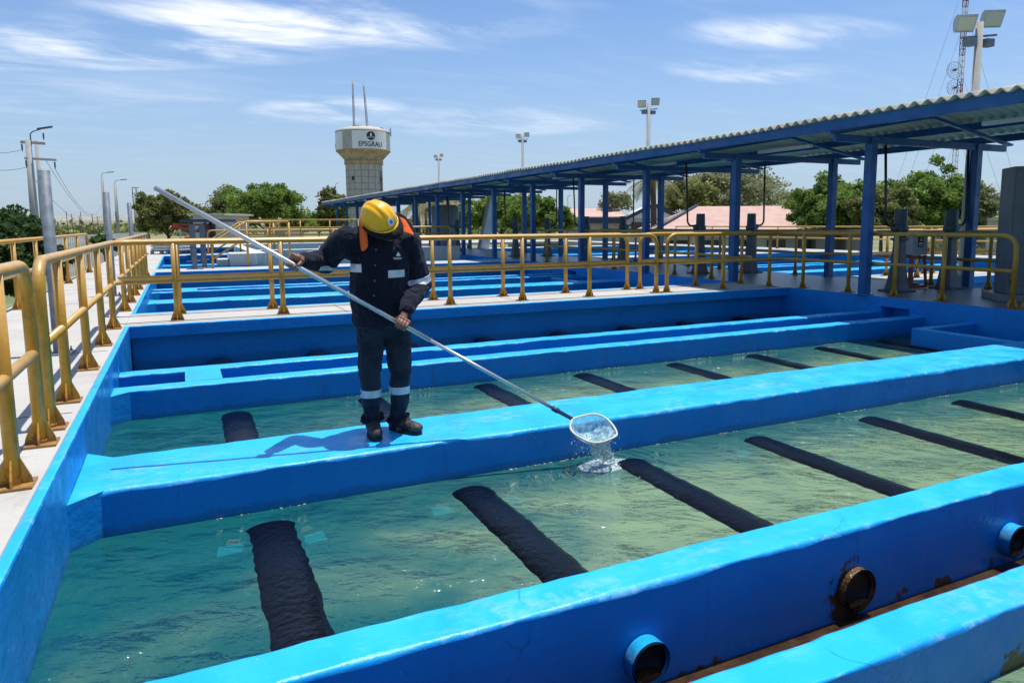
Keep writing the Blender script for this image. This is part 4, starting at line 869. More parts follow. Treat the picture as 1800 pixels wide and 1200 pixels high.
# ---- water tower
def tower():
    d = 150.; px = 640; sc = d/FPX; c = at(px, 300, d); X, Y = c.x, c.y
    r = empty('water_tower', (X, Y, GZ), 'tall concrete water tower with white painted tank, round emblem and black lettering', 'water tower')
    Z = lambda py: at(px, py, d).z-GZ
    rs = 31.5*sc; rh = 46.5*sc
    TC = concrete('tower_concrete', (.50, .48, .44), (.40, .385, .35)); TB = concrete('tower_stained_concrete', (.50, .40, .26), (.32, .23, .13), dirt=(.12, .08, .04)); TT = concrete('tower_roof', (.62, .56, .46), (.54, .48, .38))
    nb = 16
    mb = MB(); mb.lathe([(rs, 0), (rs*1.0, Z(290))], 48); mb.build('shaft', TC, r)
    mb = MB()                                                    # shuttering joints
    for py in range(290, 410, 11): z = Z(py); mb.lathe([(rs+.02, z-.06), (rs+.05, z-.06), (rs+.05, z+.03), (rs+.02, z+.03)], 48)
    for k in range(nb): a = 2*math.pi*k/nb; mb.bar((math.cos(a)*(rs+.01), math.sin(a)*(rs+.01), 0), (math.cos(a)*(rs+.01), math.sin(a)*(rs+.01), Z(290)), .09)
    mb.build('shutter_joints', mat('tower_joint', (.27, .255, .23), .9), r)
    mb = MB(); mb.lathe([(rs, Z(290)), (rs*1.06, Z(290)), (rs*1.06, Z(283.5)), (rs*1.02, Z(283)), (rh*.97, Z(269)), (rh*1.005, Z(268)), (rh*1.005, Z(266.5))], 32); mb.build('flared_base', TB, r)
    mb = MB(); mb.lathe([(rh, Z(267)), (rh, Z(234.5))], 8*4, smooth=False, ph=0); mb.build('tank_wall', TC, r)
    mb = MB(); mb.lathe([(rh*1.01, Z(235)), (rh*1.01, Z(233)), (rh*.72, Z(227.6)), (rh*.3, Z(224.6)), (.01, Z(224))], 32); mb.build('tank_roof', TT, r)
    mb = MB(); mb.lathe([(.01, Z(224.2)), (1.1, Z(224.2)), (1.2, Z(223.2)), (.01, Z(222.8))], 16, (-1., 0, 0)); mb.build('hatch', TC, r)
    mb = MB(); mb.lathe([(.01, Z(227)), (.7, Z(227)), (.6, Z(225.6)), (.01, Z(225.5))], 12, (3.4, -1, 0)); mb.build('vent', DGREY, r)
    th0 = math.atan2(-c.y, -c.x)        # direction from the tower to the viewer
    def onring(off_px, R_off, z):       # point on the tank at sideways offset
        s = max(-1, min(1, off_px*sc/(rh))); a = th0+math.asin(s); return Vector((math.cos(a)*(rh+R_off), math.sin(a)*(rh+R_off), z))
    WT = mat('tower_white_paint', (.80, .81, .82), .6, noise_s=.6, var=.08); BK = mat('tower_black_paint', (.02, .022, .04), .6, noise_s=3, var=.4)
    def panel(a0, a1, nm='white_panel'):
        mb = MB(); n = 24; vs = []
        for i in range(n+1):
            a = a0+(a1-a0)*i/n
            for R1, z in ((.06, Z(266)), (.06, Z(236)), (-.05, Z(236)), (-.05, Z(266))): vs.append((math.cos(a)*(rh+R1), math.sin(a)*(rh+R1), z))
        mb.add(vs, [(4*i+k, 4*i+4+k, 4*i+4+(k+1) % 4, 4*i+(k+1) % 4) for i in range(n) for k in range(4)]+[(0, 1, 2, 3), (4*n+3, 4*n+2, 4*n+1, 4*n)]); mb.build(nm, WT, r)
    A = lambda off: th0+math.asin(max(-1, min(1, off/46.5)))
    panel(A(-18), A(38.5)); panel(A(-46.4)-.9, A(-34)); panel(A(46.)+.5, A(46)+1.4)
    ctr_ = A(13)
    def wrap(cc, zc, rad=.10):
        a = cc.x/rh; return Vector((math.cos(ctr_+a)*(rh+rad+cc.z), math.sin(ctr_+a)*(rh+rad+cc.z), zc+cc.y))
    h = (Z(254.5)-Z(262.5))
    textmesh('EPSGRAU', h*1.45, 'tank_lettering', BK, r, lambda q: wrap(Vector(((q.x)*.86-.05, q.y, q.z)), Z(258.8)), .03)
    ez = Z(244.7); er = 7.3*sc
    def disc(R0, nm, m, rad, poly=None):
        pts = poly or [(math.cos(2*math.pi*k/28)*R0, math.sin(2*math.pi*k/28)*R0) for k in range(28)]
        mb = MB(); vs = [wrap(Vector((a, b, 0)), ez, rad) for a, b in pts]+[wrap(Vector((a, b, 0)), ez, rad-.03) for a, b in pts]; n = len(pts)
        mb.add(vs, [tuple(range(n)), tuple(range(n, 2*n))[::-1]]+[(i, n+i, n+(i+1) % n, (i+1) % n) for i in range(n)]); mb.build(nm, m, r)
    disc(er, 'round_emblem', BK, .10)
    disc(0, 'emblem_drop', WT, .14, [(0, er*.78), (er*.2, er*.35), (er*.22, er*.05), (er*.12, -er*.12), (-er*.12, -er*.12), (-er*.22, er*.05), (-er*.2, er*.35)])
    gm = mat('emblem_grey', (.28, .29, .31), .6)
    disc(0, 'emblem_wave', gm, .13, [(-er*.93, -er*.18), (-er*.4, -er*.1), (0, -er*.2), (er*.4, -er*.1), (er*.93, -er*.18), (er*.75, -er*.62), (er*.3, -er*.5), (0, -er*.45), (-er*.3, -er*.5), (-er*.75, -er*.62)])
    ctr_ = A(-46.3)-.35; textmesh('GRAU', h*1.45, 'tank_lettering', BK, r, lambda q: wrap(Vector((q.x*.86, q.y, q.z)), Z(258.8)), .03)
    disc(er, 'round_emblem', BK, .10)
    for off, z0 in ((-18.5, 315), (28.5, 316)):
        p = Vector((math.cos(A(off*46.5/46.5))*1, 0, 0)); a = th0+math.asin(off/31.5 if abs(off) < 31 else .98); mb = MB(); mb.obox((math.cos(a)*(rs+.0), math.sin(a)*(rs+.0), Z(z0)), (-math.sin(a), math.cos(a), 0), (math.cos(a), math.sin(a), 0), (0, 0, 1), .30, .12, .38); mb.build('small_window', BLACK, r)
    a = th0+math.asin(.86); mb = MB(); mb.tube([(math.cos(a)*(rs+.25), math.sin(a)*(rs+.25), Z(345)), (math.cos(a)*(rs+.25), math.sin(a)*(rs+.25), Z(303))], .1, 8); mb.build('down_pipe', DGREY, r)
    a = th0+math.asin(.95); mb = MB()
    for s in (-.3, .3): mb.tube([(math.cos(a)*(rh+.35)+s*math.sin(a), math.sin(a)*(rh+.35)-s*math.cos(a), Z(242)), (math.cos(a)*(rh+.35)+s*math.sin(a), math.sin(a)*(rh+.35)-s*math.cos(a), Z(227))], .06, 6)
    mb.build('ladder', DGREY, r)
    RM = mat('mast_paint', (.30, .26, .26), .6, noise_s=1.2, col2=(.55, .5, .5))
    for mx, zt, zb_ in ((625, 141, 226), (648, 146, 228)):
        o1 = (mx-640)*sc; sx = Vector((Rt.x, Rt.y, 0)).normalized(); b = sx*o1; w = .5; mb = MB(); H0, H1 = Z(zb_), Z(zt)
        off = -.6 if mx > 640 else 0; cs_ = [Vector((w*.5*math.cos(q), w*.5*math.sin(q), 0)) for q in (0, 2.09, 4.19)]
        for q in cs_: mb.tube([b+q+Vector((0, 0, H0)), b+q*.8+sx*off*.5+Vector((0, 0, H0+(H1-H0)*.6)), b+sx*off+q*.2+Vector((0, 0, H1))], .045, 5)
        for k in range(26):
            t = k/26; z = H0+(H1-H0)*t*.9
            for i in range(3):
                p0 = b+cs_[i]*(1-.2*t)+sx*off*t*.8; p1 = b+cs_[(i+1) % 3]*(1-.2*t)+sx*off*t*.8; mb.bar(p0+Vector((0, 0, z)), p1+Vector((0, 0, z)), .06)
                mb.bar(p0+Vector((0, 0, z)), p1+Vector((0, 0, z+(H1-H0)*.9/26)), .035)
        mb.build('antenna_mast', RM, r)
tower()
# ---- red and white lattice mast with dishes and guys
def lattice():
    d = 95.; x, y = gpos(1672, d); r = empty('lattice_mast', (x, y, GZ), 'tall red and white lattice radio mast with two round grid dishes behind the canopy', 'radio mast'); H = 36.; w = .62
    c3 = [Vector((w*.58*math.cos(q+.4), w*.58*math.sin(q+.4), 0)) for q in (0, 2.09, 4.19)]
    for k in range(12):
        z0, z1 = H*k/12, H*(k+1)/12; mb = MB()
        for i in range(3):
            mb.tube([c3[i]+Vector((0, 0, z0)), c3[i]+Vector((0, 0, z1))], .05, 6, caps=False); n = 4
            for j in range(n):
                za = z0+(z1-z0)*j/n; zb2 = z0+(z1-z0)*(j+1)/n; mb.bar(c3[i]+Vector((0, 0, za)), c3[(i+1) % 3]+Vector((0, 0, za)), .05); mb.bar(c3[i]+Vector((0, 0, za)), c3[(i+1) % 3]+Vector((0, 0, zb2)), .035)
        mb.build('mast_section', REDOX if k % 2 == 0 else WHITEP, r)
    for py, in ((126,), (157,)):
        c = at(1665, py, d)-Vector((x, y, GZ)); c = Vector((c.x*.9, c.y-.6, c.z)); mb = MB(); ax = Vector((-.35, -1, 0)).normalized(); sx = ax.cross(Vector((0, 0, 1))).normalized(); R0 = 1.05; o = c-sx*.2
        for rr in (R0, R0*.66, R0*.33):
            pts = [o+ax*(.3*(rr/R0)**2)+sx*math.cos(a)*rr+Vector((0, 0, math.sin(a)*rr)) for a in [2*math.pi*k/24 for k in range(25)]]; mb.tube(pts, .03 if rr == R0 else .015, 5)
        for k in range(12): a = math.pi*k/6; mb.tube([o, o+ax*.3+sx*math.cos(a)*R0+Vector((0, 0, math.sin(a)*R0))], .013, 4)
        mb.obox(o+ax*.5, sx, ax, (0, 0, 1), .12, .2, .12); mb.build('grid_dish', DGREY, r)
    mb = MB(); z = at(1650, 68, d).z-GZ; mb.bar((-.2, 0, z+.5), (-2.6, -.4, z-.4), .05); mb.build('whip_antenna', DGREY, r)
    for k, (gx, hz) in enumerate(((1540, 34), (1556, 28), (1585, 22), (1628, 15), (1742, 15), (1790, 22), (1818, 30))):
        g = at(gx, 404, d*.9); wire((x, y, GZ+hz), (g.x, g.y, GZ+.2), .3, 'thin guy wire of the radio mast slanting to the %s' % (['left, outermost', 'left, second', 'left, third', 'left, innermost', 'right, innermost', 'right, middle one', 'right, outermost'][k]), .014, 6, 'guy_wire', 'guy wires of the radio mast')
lattice()
# ---- buildings
PINK = concrete('pink_tile_roof', (.52, .33, .27), (.60, .42, .35), tile=.0, dirt=(.3, .2, .16)); FASC = mat('dark_blue_fascia', (.035, .05, .09), .6); WINM = mat('dark_window', (.012, .014, .018), .15); PALEW = concrete('pale_wall', (.56, .55, .52), (.48, .47, .44))
def hip():
    d = 42.; A_ = at(1150, 408, d); B_ = at(1560, 408, d); ze = at(1300, 405, d).z; zr = at(1300, 362.5, d+4).z
    r = empty('pink_roofed_house', (A_.x, A_.y, GZ), 'long low house with a big pale pink hipped roof right of the middle', 'house'); iv = Matrix.Translation(-Vector((A_.x, A_.y, GZ)))
    u = Vector((B_.x-A_.x, B_.y-A_.y, 0)); L = u.length; u.normalize(); v = Vector((-u.y, u.x, 0)); D = 8.; a = Vector((A_.x, A_.y, 0))
    f = lambda s, t, z: tuple(a+u*s+v*t+Vector((0, 0, z)))
    def p(nm, mb, m): o = mb.build(nm, m, r); o.matrix_parent_inverse = iv; return o
    mb = MB(); mb.add([f(0, 0, ze), f(L, 0, ze), f(L, D, ze), f(0, D, ze), f(3.4, D/2, zr), f(L-3.4, D/2, zr)], [(0, 1, 5, 4), (2, 3, 4, 5), (3, 0, 4), (1, 2, 5), (3, 2, 1, 0)]); p('roof', mb, PINK)
    mb = MB(); mb.tube([f(0, 0, ze+.05), f(3.4, D/2, zr+.05)], .09, 6); p('ridge_cap', mb, FASC)
    mb = MB(); mb.bar(f(0, -.03, ze-.12), f(L, -.03, ze-.12), .12, .34); p('fascia', mb, FASC)
    mb = MB(); vs = [f(s, t, z) for z in (GZ, ze-.05) for s, t in ((.6, .6), (L-.6, .6), (L-.6, D-.6), (.6, D-.6))]; mb.add(vs, [(0, 1, 5, 4), (1, 2, 6, 5), (2, 3, 7, 6), (3, 0, 4, 7)]); p('wall', mb, PALEW)
    for s in (1.6, 3.6, 5.2, 7.4, 9.2, 11.): mb = MB(); c = a+u*s+v*.57; mb.obox((c.x, c.y, ze-1.0), u, v, (0, 0, 1), .55, .03, .42); p('window', mb, WINM)
hip()
def gable():
    d = 56.; L0 = at(990, 400, d); G0 = at(1100, 400, d); G1 = at(1197, 400, d); ze = at(1100, 384, d).z; zr = at(1150, 361, d).z
    r = empty('gabled_house', (G0.x, G0.y, GZ), 'house with a pink roof and a white gable with dark edges', 'house'); iv = Matrix.Translation(-Vector((G0.x, G0.y, GZ)))
    def p(nm, mb, m): o = mb.build(nm, m, r); o.matrix_parent_inverse = iv; return o
    g0 = Vector((G0.x, G0.y, 0)); g1 = Vector((G1.x, G1.y, 0)); u = (g1-g0).normalized(); v = Vector((-u.y, u.x, 0)); W_ = (g1-g0).length; gm = g0+u*W_/2; Z = lambda z: Vector((0, 0, z))
    mb = MB(); mb.add([g0+Z(ze), g1+Z(ze), gm+Z(zr), g0+v*6+Z(ze), g1+v*6+Z(ze), gm+v*6+Z(zr)], [(0, 1, 2), (3, 5, 4), (0, 2, 5, 3), (1, 4, 5, 2)]); p('gable', mb, WHITEP)
    mb = MB(); mb.bar(g0-v*.06+Z(ze), gm-v*.06+Z(zr+.05), .2, .26, (0, 0, 1)); mb.bar(g1-v*.06+Z(ze), gm-v*.06+Z(zr+.05), .2, .26); p('verge', mb, FASC)
    mb = MB(); vs = [q+Z(z) for z in (GZ, ze-.02) for q in (g0, g1, g1+v*6, g0+v*6)]; mb.add(vs, [(0, 1, 5, 4), (1, 2, 6, 5), (2, 3, 7, 6), (3, 0, 4, 7)]); p('wall', mb, PALEW)
    mb = MB(); c = gm-v*.03; mb.obox((c.x, c.y, ze-.75), u, v, (0, 0, 1), W_*.4, .03, .45); p('window', mb, WINM)
    l0 = Vector((L0.x, L0.y, 0)); zr2 = at(1060, 366, d+4).z; ze2 = at(1060, 381, d).z
    n_ = v*5; mb = MB(); mb.add([l0+Z(ze2), g0+Z(ze2), g0+n_+Z(zr2), l0+n_+Z(zr2), l0+Z(ze2-.1), g0+Z(ze2-.1), g0+n_+Z(zr2-.1), l0+n_+Z(zr2-.1)], [(0, 1, 2, 3), (7, 6, 5, 4), (0, 4, 5, 1), (1, 5, 6, 2), (2, 6, 7, 3), (3, 7, 4, 0)]); p('roof', mb, PINK)
    mb = MB(); mb.bar(l0+Z(ze2-.3), g0+Z(ze2-.3), .15, .42); p('fascia', mb, FASC)
    mb = MB(); vs = [q+Z(z) for z in (GZ, ze2-.4) for q in (l0+v*.5, g0+v*.5, g0+v*4.8, l0+v*4.8)]; mb.add(vs, [(0, 1, 5, 4), (1, 2, 6, 5), (2, 3, 7, 6), (3, 0, 4, 7)]); p('wall', mb, PALEW)
gable()
def simple_block(px0, px1, pt, d, dep, label, name, m, roofm=None, ov=.3):
    a, b = at(px0, 400, d), at(px1, 400, d); zt = at((px0+px1)/2, pt, d).z; a.z = b.z = 0; u = (b-a).normalized(); v = Vector((-u.y, u.x, 0)); Z = lambda z: Vector((0, 0, z)); r = empty(name, (a.x, a.y, GZ), label, 'building'); iv = Matrix.Translation(-Vector((a.x, a.y, GZ)))
    W_ = (b-a).length; c = a+u*W_/2+v*dep/2
    mb = MB(); mb.obox((c.x, c.y, (zt+GZ)/2), u, v, (0, 0, 1), W_/2, dep/2, (zt-GZ)/2); o = mb.build('wall', m, r); o.matrix_parent_inverse = iv
    mb = MB(); mb.obox((c.x, c.y, zt+.08), u, v, (0, 0, 1), W_/2+ov, dep/2+ov, .075); o = mb.build('roof', roofm or ROOFC, r); o.matrix_parent_inverse = iv
    for k in range(max(1, int(W_/2.2))): q = a+u*(1.1+2.2*k); mb = MB(); mb.obox((q.x-v.x*.02, q.y-v.y*.02, zt-1.1), u, v, (0, 0, 1), .5, .04, .5); o = mb.build('window', WINM, r); o.matrix_parent_inverse = iv
simple_block(340, 392, 379, 52, 5, 'small grey shed with a pale roof under the tip of the net pole', 'shed', PALEW)
simple_block(470, 500, 404, 62, 5, 'tiny white building below the bright green tree', 'small_building', WHITEC)
simple_block(1735, 1790, 388, 40, 5, 'pale roofed shed left of the grey cabinet', 'shed', PALEW)
def awning():
    d = 36; a = at(335, 388, d); b = at(398, 388, d); r = empty('steel_hoist_frame', (a.x, a.y, 0), 'red and black steel frame with a flat dark roof on the far deck', 'steel frame'); iv = Matrix.Translation(-Vector((a.x, a.y, 0)))
    def p(nm, mb, m): o = mb.build(nm, m, r); o.matrix_parent_inverse = iv
    mb = MB(); c = (a+b)/2; mb.obox(c, (Rt.x, Rt.y, 0), (Fw.x, Fw.y, 0), (0, 0, 1), (b-a).length/2, 1.2, .07); p('flat_roof', mb, FASC)
    t = at(370, 389, d); mb = MB(); mb.bar((t.x, t.y, 0), (t.x, t.y, t.z), .16); p('post', mb, BLACK)
    q = at(362, 391, d); e = at(343, 408, d); mb = MB(); mb.bar(q, e, .08); p('brace', mb, DGREY)
    P4 = [at(308, 395, d), at(367, 395, d), at(367, 411, d), at(345, 406, d), at(315, 400, d)]; mb = MB()
    for i in range(5): mb.bar(P4[i], P4[(i+1) % 5], .1)
    mb.obox(at(310, 397, d), (Rt.x, Rt.y, 0), (Fw.x, Fw.y, 0), (0, 0, 1), .16, .1, .12); mb.obox(at(365, 407, d), (Rt.x, Rt.y, 0), (Fw.x, Fw.y, 0), (0, 0, 1), .16, .1, .13); p('lifting_arm', mb, TYPE_RED)
    t = at(316, 400, d); mb = MB(); mb.bar((t.x, t.y, 0), (t.x, t.y, t.z), .06); p('post', mb, WHITEP)
awning()
BAGM = mat('white_sack', (.60, .60, .58), .6, noise_s=4, var=.12, bump=.3, bscale=8)
WOOD = mat('grey_pallet_wood', (.16, .145, .13), .85, noise_s=6, var=.3)
for si, (px0, lb) in enumerate(((285, 'left'), (301, 'middle'), (318, 'right'))):
    c0 = onz(px0, 447); x, y = c0.x, c0.y+.5
    r = empty('pallet', (x, y, 0), 'grey wooden pallet under the %s stack of white sacks on the far deck' % lb, 'pallet', 'pallets of sacks'); iv = Matrix.Translation(-Vector((x, y, 0)))
    mb = MB()
    for k in range(5): mb.box(x-.42, x+.42, y-.45+.2*k, y-.31+.2*k, .11, .13)
    o = mb.build('top_boards', WOOD, r); o.matrix_parent_inverse = iv
    for q in (-.36, 0, .36): mb = MB(); mb.box(x+q-.05, x+q+.05, y-.45, y+.47, .002, .109); o = mb.build('bearer', WOOD, r); o.matrix_parent_inverse = iv
    for l in range(3 if si < 2 else 3):
        for q in (-1, 1):
            mb = MB(); cx_, cy_, cz = x+rng.uniform(-.02, .02), y+q*.24, .131+.0575+l*.117
            prof = [(.01, -.057), (.30, -.055), (.40, -.02), (.40, .02), (.30, .055), (.01, .057)]; mb.lathe(prof, 16); mb.v = [(cx_+v[0]*1.02, cy_+v[1]*.58, cz+v[2]) for v in mb.v]
            o = mb.build('sack', BAGM); tag(o, 'plump white sack, %s layer, %s half of the %s pallet stack' % (['bottom', 'middle', 'top'][l], ['front', 'back'][q > 0], lb), 'sack', 'white sacks on pallets')
c0 = onz(318.5, 445); c0 = onz(319, 443)
mb = MB(); mb.lathe([(.001, .01), (.20, .01), (.21, .05), (.2, .3), (.21, .32), (.2, .34), (.21, .62), (.20, .66), (.001, .66)], 20); o = mb.build('red_drum', TYPE_RED); o.location = (c0.x+.35, c0.y-.3, 0); tag(o, 'red drum standing beside the white sacks', 'drum')
for k, (px, py) in enumerate(((343, 473), (360, 471), (340, 460), (357, 457), (338, 449))):
    c = onz(px, py); x, y = c.x, c.y; h = 1.15; r = empty('gate_frame_post', (x, y, 0), 'upright grey steel channel post on the far deck, %s of the cluster' % ['nearest', 'second', 'third', 'fourth', 'farthest'][k], 'steel post', 'grey channel posts on the far deck'); iv = Matrix.Translation(-Vector((x, y, 0)))
    mb = MB(); mb.box(x-.06, x+.06, y-.05, y-.042, .02, h); mb.box(x-.06, x+.06, y+.042, y+.05, .02, h); mb.box(x-.006, x+.006, y-.042, y+.042, .02, h); o = mb.build('channel', GALV, r); o.matrix_parent_inverse = iv
    mb = MB(); mb.box(x-.2, x+.2, y-.15, y+.15, .002, .02); o = mb.build('base_plate', GALV, r); o.matrix_parent_inverse = iv
# dark concrete supports and tank seen beneath the far part of the canopy
mb = MB(); x, y = 10.9, 31.; mb.lathe([(.62, 0.002), (.62, 1.9), (.45, 1.98), (.001, 1.98)], 24); o = mb.build('dosing_tank', mat('grey_plastic_tank', (.20, .22, .22), .5, noise_s=3, var=.1)); o.location = (x, y, 0); tag(o, 'grey cylindrical dosing tank under the far canopy', 'tank')
mb = MB(); a = ony(852, 430, 30.5); b = ony(868, 330, 30.5); mb.add([Vector((a.x-.22, 30.5, .002)), Vector((a.x+.22, 30.5, .002)), Vector((b.x+.15, 30.5, 2.3)), Vector((b.x-.15, 30.5, 2.3)), Vector((a.x-.22, 30.9, .002)), Vector((a.x+.22, 30.9, .002)), Vector((b.x+.15, 30.9, 2.3)), Vector((b.x-.15, 30.9, 2.3))], [(0, 1, 2, 3), (7, 6, 5, 4), (0, 4, 5, 1), (1, 5, 6, 2), (2, 6, 7, 3), (3, 7, 4, 0)]); tag(mb.build('leaning_prop', WHITEC), 'pale leaning concrete prop beside the dosing tank', 'prop')
# ================================================================ PERSON, POLE AND NET
def cap_v(p, r, n=10, sc=(1, 1, 1), rot=None):
    out = []
    for i in range(n+1):
        th = math.pi*i/n
        for k in range(12):
            v = Vector((math.sin(th)*math.cos(k*math.pi/6)*r*sc[0], math.sin(th)*math.sin(k*math.pi/6)*r*sc[1], math.cos(th)*r*sc[2]))
            if rot: v = rot @ v
            out.append(Vector(p)+v)
    return out
def hullmesh(groups):
    """union of convex hulls; each group: list of (point, radius[, scale, rot])"""
    bm = bmesh.new()
    for g in groups:
        vs = []
        for e in g:
            p, r = e[0], e[1]; sc = e[2] if len(e) > 2 else (1, 1, 1); rot = e[3] if len(e) > 3 else None
            vs += [bm.verts.new(v) for v in cap_v(p, r, 8, sc, rot)]
        res = bmesh.ops.convex_hull(bm, input=vs)
        junk = list({v for v in res['geom_interior'] if isinstance(v, bmesh.types.BMVert)} | {v for v in res['geom_unused'] if isinstance(v, bmesh.types.BMVert)})
        if junk: bmesh.ops.delete(bm, geom=junk, context='VERTS')
    me = bpy.data.meshes.new('t'); bm.to_mesh(me); bm.free(); return me
def blobobj(name, groups, m, parent=None, voxel=.01, smooth=6, disp=None):
    o = bpy.data.objects.new(name, hullmesh(groups)); COL.objects.link(o)
    a = o.modifiers.new('r', 'REMESH'); a.mode = 'VOXEL'; a.voxel_size = voxel
    b = o.modifiers.new('s', 'SMOOTH'); b.iterations = smooth; b.factor = .5
    dg = bpy.context.evaluated_depsgraph_get(); dg.update()
    me = bpy.data.meshes.new_from_object(o.evaluated_get(dg)); old = o.data; o.modifiers.clear(); o.data = me; bpy.data.meshes.remove(old); me.name = name
    if disp:
        no = [v.normal.copy() for v in me.vertices]
        for v, nn in zip(me.vertices, no): v.co += nn*disp(v.co)
    me.materials.clear(); me.materials.append(m); me.polygons.foreach_set('use_smooth', [True]*len(me.polygons)); me.update()
    if parent: o.parent = parent
    return o
def band(src, planes, name, m, parent, push=.003):
    """a strip of cloth sewn on: the source surface cut by planes [(co, normal keep-side)]"""
    bm = bmesh.new(); bm.from_mesh(src.data)
    for co, no in planes: bmesh.ops.bisect_plane(bm, geom=bm.verts[:]+bm.edges[:]+bm.faces[:], plane_co=co, plane_no=no, clear_inner=True)
    bm.normal_update()
    for v in bm.verts: v.co += v.normal*push
    ex = bmesh.ops.extrude_face_region(bm, geom=bm.faces[:]); vs = [g for g in ex['geom'] if isinstance(g, bmesh.types.BMVert)]
    for v in vs: v.co -= v.normal*.004
    me = bpy.data.meshes.new(name); bm.to_mesh(me); bm.free(); me.materials.clear(); me.materials.append(m)
    for p in me.polygons: p.use_smooth = True
    o = bpy.data.objects.new(name, me); link(o, parent); return o
def cloth(name, c1, c2, wr=.35):
    m, t, p = base(name, .85); p.inputs['Specular IOR Level'].default_value = .25; p.inputs['Sheen Weight'].default_value = .08
    c = mixc(t, noise_mask(t, 7, .35, .7, 8), c1, c2); t.links.new(c, p.inputs['Base Color'])
    tc = N(t, 'ShaderNodeTexCoord')
    n1 = N(t, 'ShaderNodeTexNoise'); n1.inputs['Scale'].default_value = 13; n1.inputs['Detail'].default_value = 4; n1.inputs['Distortion'].default_value = 1.2; t.links.new(tc.outputs['Object'], n1.inputs['Vector'])
    n2 = N(t, 'ShaderNodeTexNoise'); n2.inputs['Scale'].default_value = 420; t.links.new(tc.outputs['Object'], n2.inputs['Vector'])
    h = Mt(t, 'ADD', n1.outputs[0], Mt(t, 'MULTIPLY', n2.outputs[0], .05))
    b = N(t, 'ShaderNodeBump'); b.inputs['Strength'].default_value = wr; b.inputs['Distance'].default_value = .05
    t.links.new(h, b.inputs['Height']); t.links.new(b.outputs[0], p.inputs['Normal']); return m
NAVY = cloth('navy_work_cloth', (.004, .0055, .016), (.008, .010, .027), .8); JEAN = cloth('dark_denim', (.010, .016, .028), (.028, .038, .052), .5)
SKIN = mat('brown_skin', (.26, .12, .07), .5, noise_s=30, var=.15, bump=.12, bscale=90)
REFL = mat('reflective_tape', (.62, .63, .66), .35, .2, noise_s=25, var=.06)
HELM = mat('yellow_helmet_plastic', (.93, .48, .001), .32, coat=.15, noise_s=6, var=.04)
ORAN = mat('orange_cloth', (.95, .14, .012), .75, noise_s=12, var=.1, bump=.25, bscale=25)
LEATH = mat('dusty_boot_leather', (.016, .012, .010), .6, noise_s=18, col2=(.075, .055, .042), bump=.3, bscale=50)
SOLE = mat('boot_sole', (.012, .011, .01), .7)
PY = 4.50
P_ = lambda x, y, Y: ony(x, y, Y)
# pole first: the hands close on it
pa, pb = ony(272, 330, 4.50), ony(1006, 736, 3.97)
def pole_at(px):      # the point of the pole seen in picture column px
    lo, hi = 0., 1.
    for _ in range(40):
        t = (lo+hi)/2; q = pa.lerp(pb, t)-O; x = PPX+FPX*q.dot(Rt)/q.dot(Fw)
        lo, hi = (t, hi) if x < px else (lo, t)
    return pa.lerp(pb, lo)
pdir = (pb-pa).normalized()
hR, hL = pole_at(516), pole_at(706)
shR, shL = P_(611, 420, 4.46), P_(720, 428, 4.46)
elR, elL = P_(570, 460, 4.62), P_(737, 499, 4.50)
neck = P_(668, 418, 4.45); chest = P_(668, 455, 4.47); belly = P_(668, 520, 4.47); pelv = P_(674, 566, 4.52)
hipR, hipL = P_(652, 578, 4.53), P_(698, 578, 4.53); kR, kL = P_(650, 655, 4.49), P_(704, 655, 4.49)
aR = Vector((onz(657, 757, -.22).x, 0, -.10)); 
aR = P_(655, 742, 4.47); aL = P_(700, 744, 4.46)
head = P_(667, 389, 4.37)
hu = Vector((-.30, -.66, .70)).normalized()                       # crown direction of the bowed head
hf = Vector((.55, -.55, -.62)); hf = (hf-hu*hf.dot(hu)).normalized(); hr = hf.cross(hu).normalized()
Hm = Matrix((hr, hf, hu)).transposed()                             # local x right, y face, z crown
def hp(x, y, z): return head+Hm@Vector((x, y, z))
def hand(wr, grip, palm_n, side, knuck):
    """palm behind the pole, four fingers wrapped round it, thumb on the other side. palm_n: from the pole towards the palm"""
    n = palm_n.normalized(); n = (n-pdir*n.dot(pdir)).normalized(); c = n.cross(pdir).normalized()   # c completes the frame round the pole
    G = []; rp = .0165
    pc = grip+n*(rp+.017)
    G.append([(wr, .027, (1, 1, 1)), (pc+c*.035*side, .022)])
    for k in (-1.5, -.5, .5, 1.5):
        G.append([(pc+pdir*k*.019+c*.036*side, .0135), (pc+pdir*k*.021-c*.012*side, .0125)])
    G.append([(pc+pdir*-.030+c*.03*side, .013), (pc+pdir*.030+c*.03*side, .013), (pc-pdir*.026-c*.008*side, .012), (pc+pdir*.026-c*.008*side, .012)])
    for i, k in enumerate((-1.5, -.5, .5, 1.5)):
        fr = .0088-(.0008 if abs(k) > 1 else 0); ln = (.92, 1.0, .98, .8)[i if knuck > 0 else 3-i]
        pts = []
        for j, a in enumerate((10, 62, 115, 168*ln, 205*ln)):
            A = R_(a); rr = rp+fr*.95+(.004 if j == 0 else 0)
            pts.append(grip+pdir*k*.0205+(n*math.cos(A)-c*side*math.sin(A))*rr)
        for p0, p1 in zip(pts, pts[1:]): G.append([(p0, fr), (p1, fr*.95)])
    th = [pc+pdir*.034*knuck+c*.03*side]
    for a in (-35, -80, -125): A = R_(a); th.append(grip+pdir*knuck*(.036-.004*len(th))+(n*math.cos(A)-c*side*math.sin(A))*(rp+.011))
    for p0, p1, r0, r1 in zip(th, th[1:], (.013, .012, .0105), (.012, .0105, .0095)): G.append([(p0, r0), (p1, r1)])
    return G
def lerp(a, b, t): return Vector(a).lerp(Vector(b), t)
camd = Vector((-.3, -1, .15)).normalized()
nR = Vector((.55, .55, .2)); nL = Vector((.15, .35, .85))
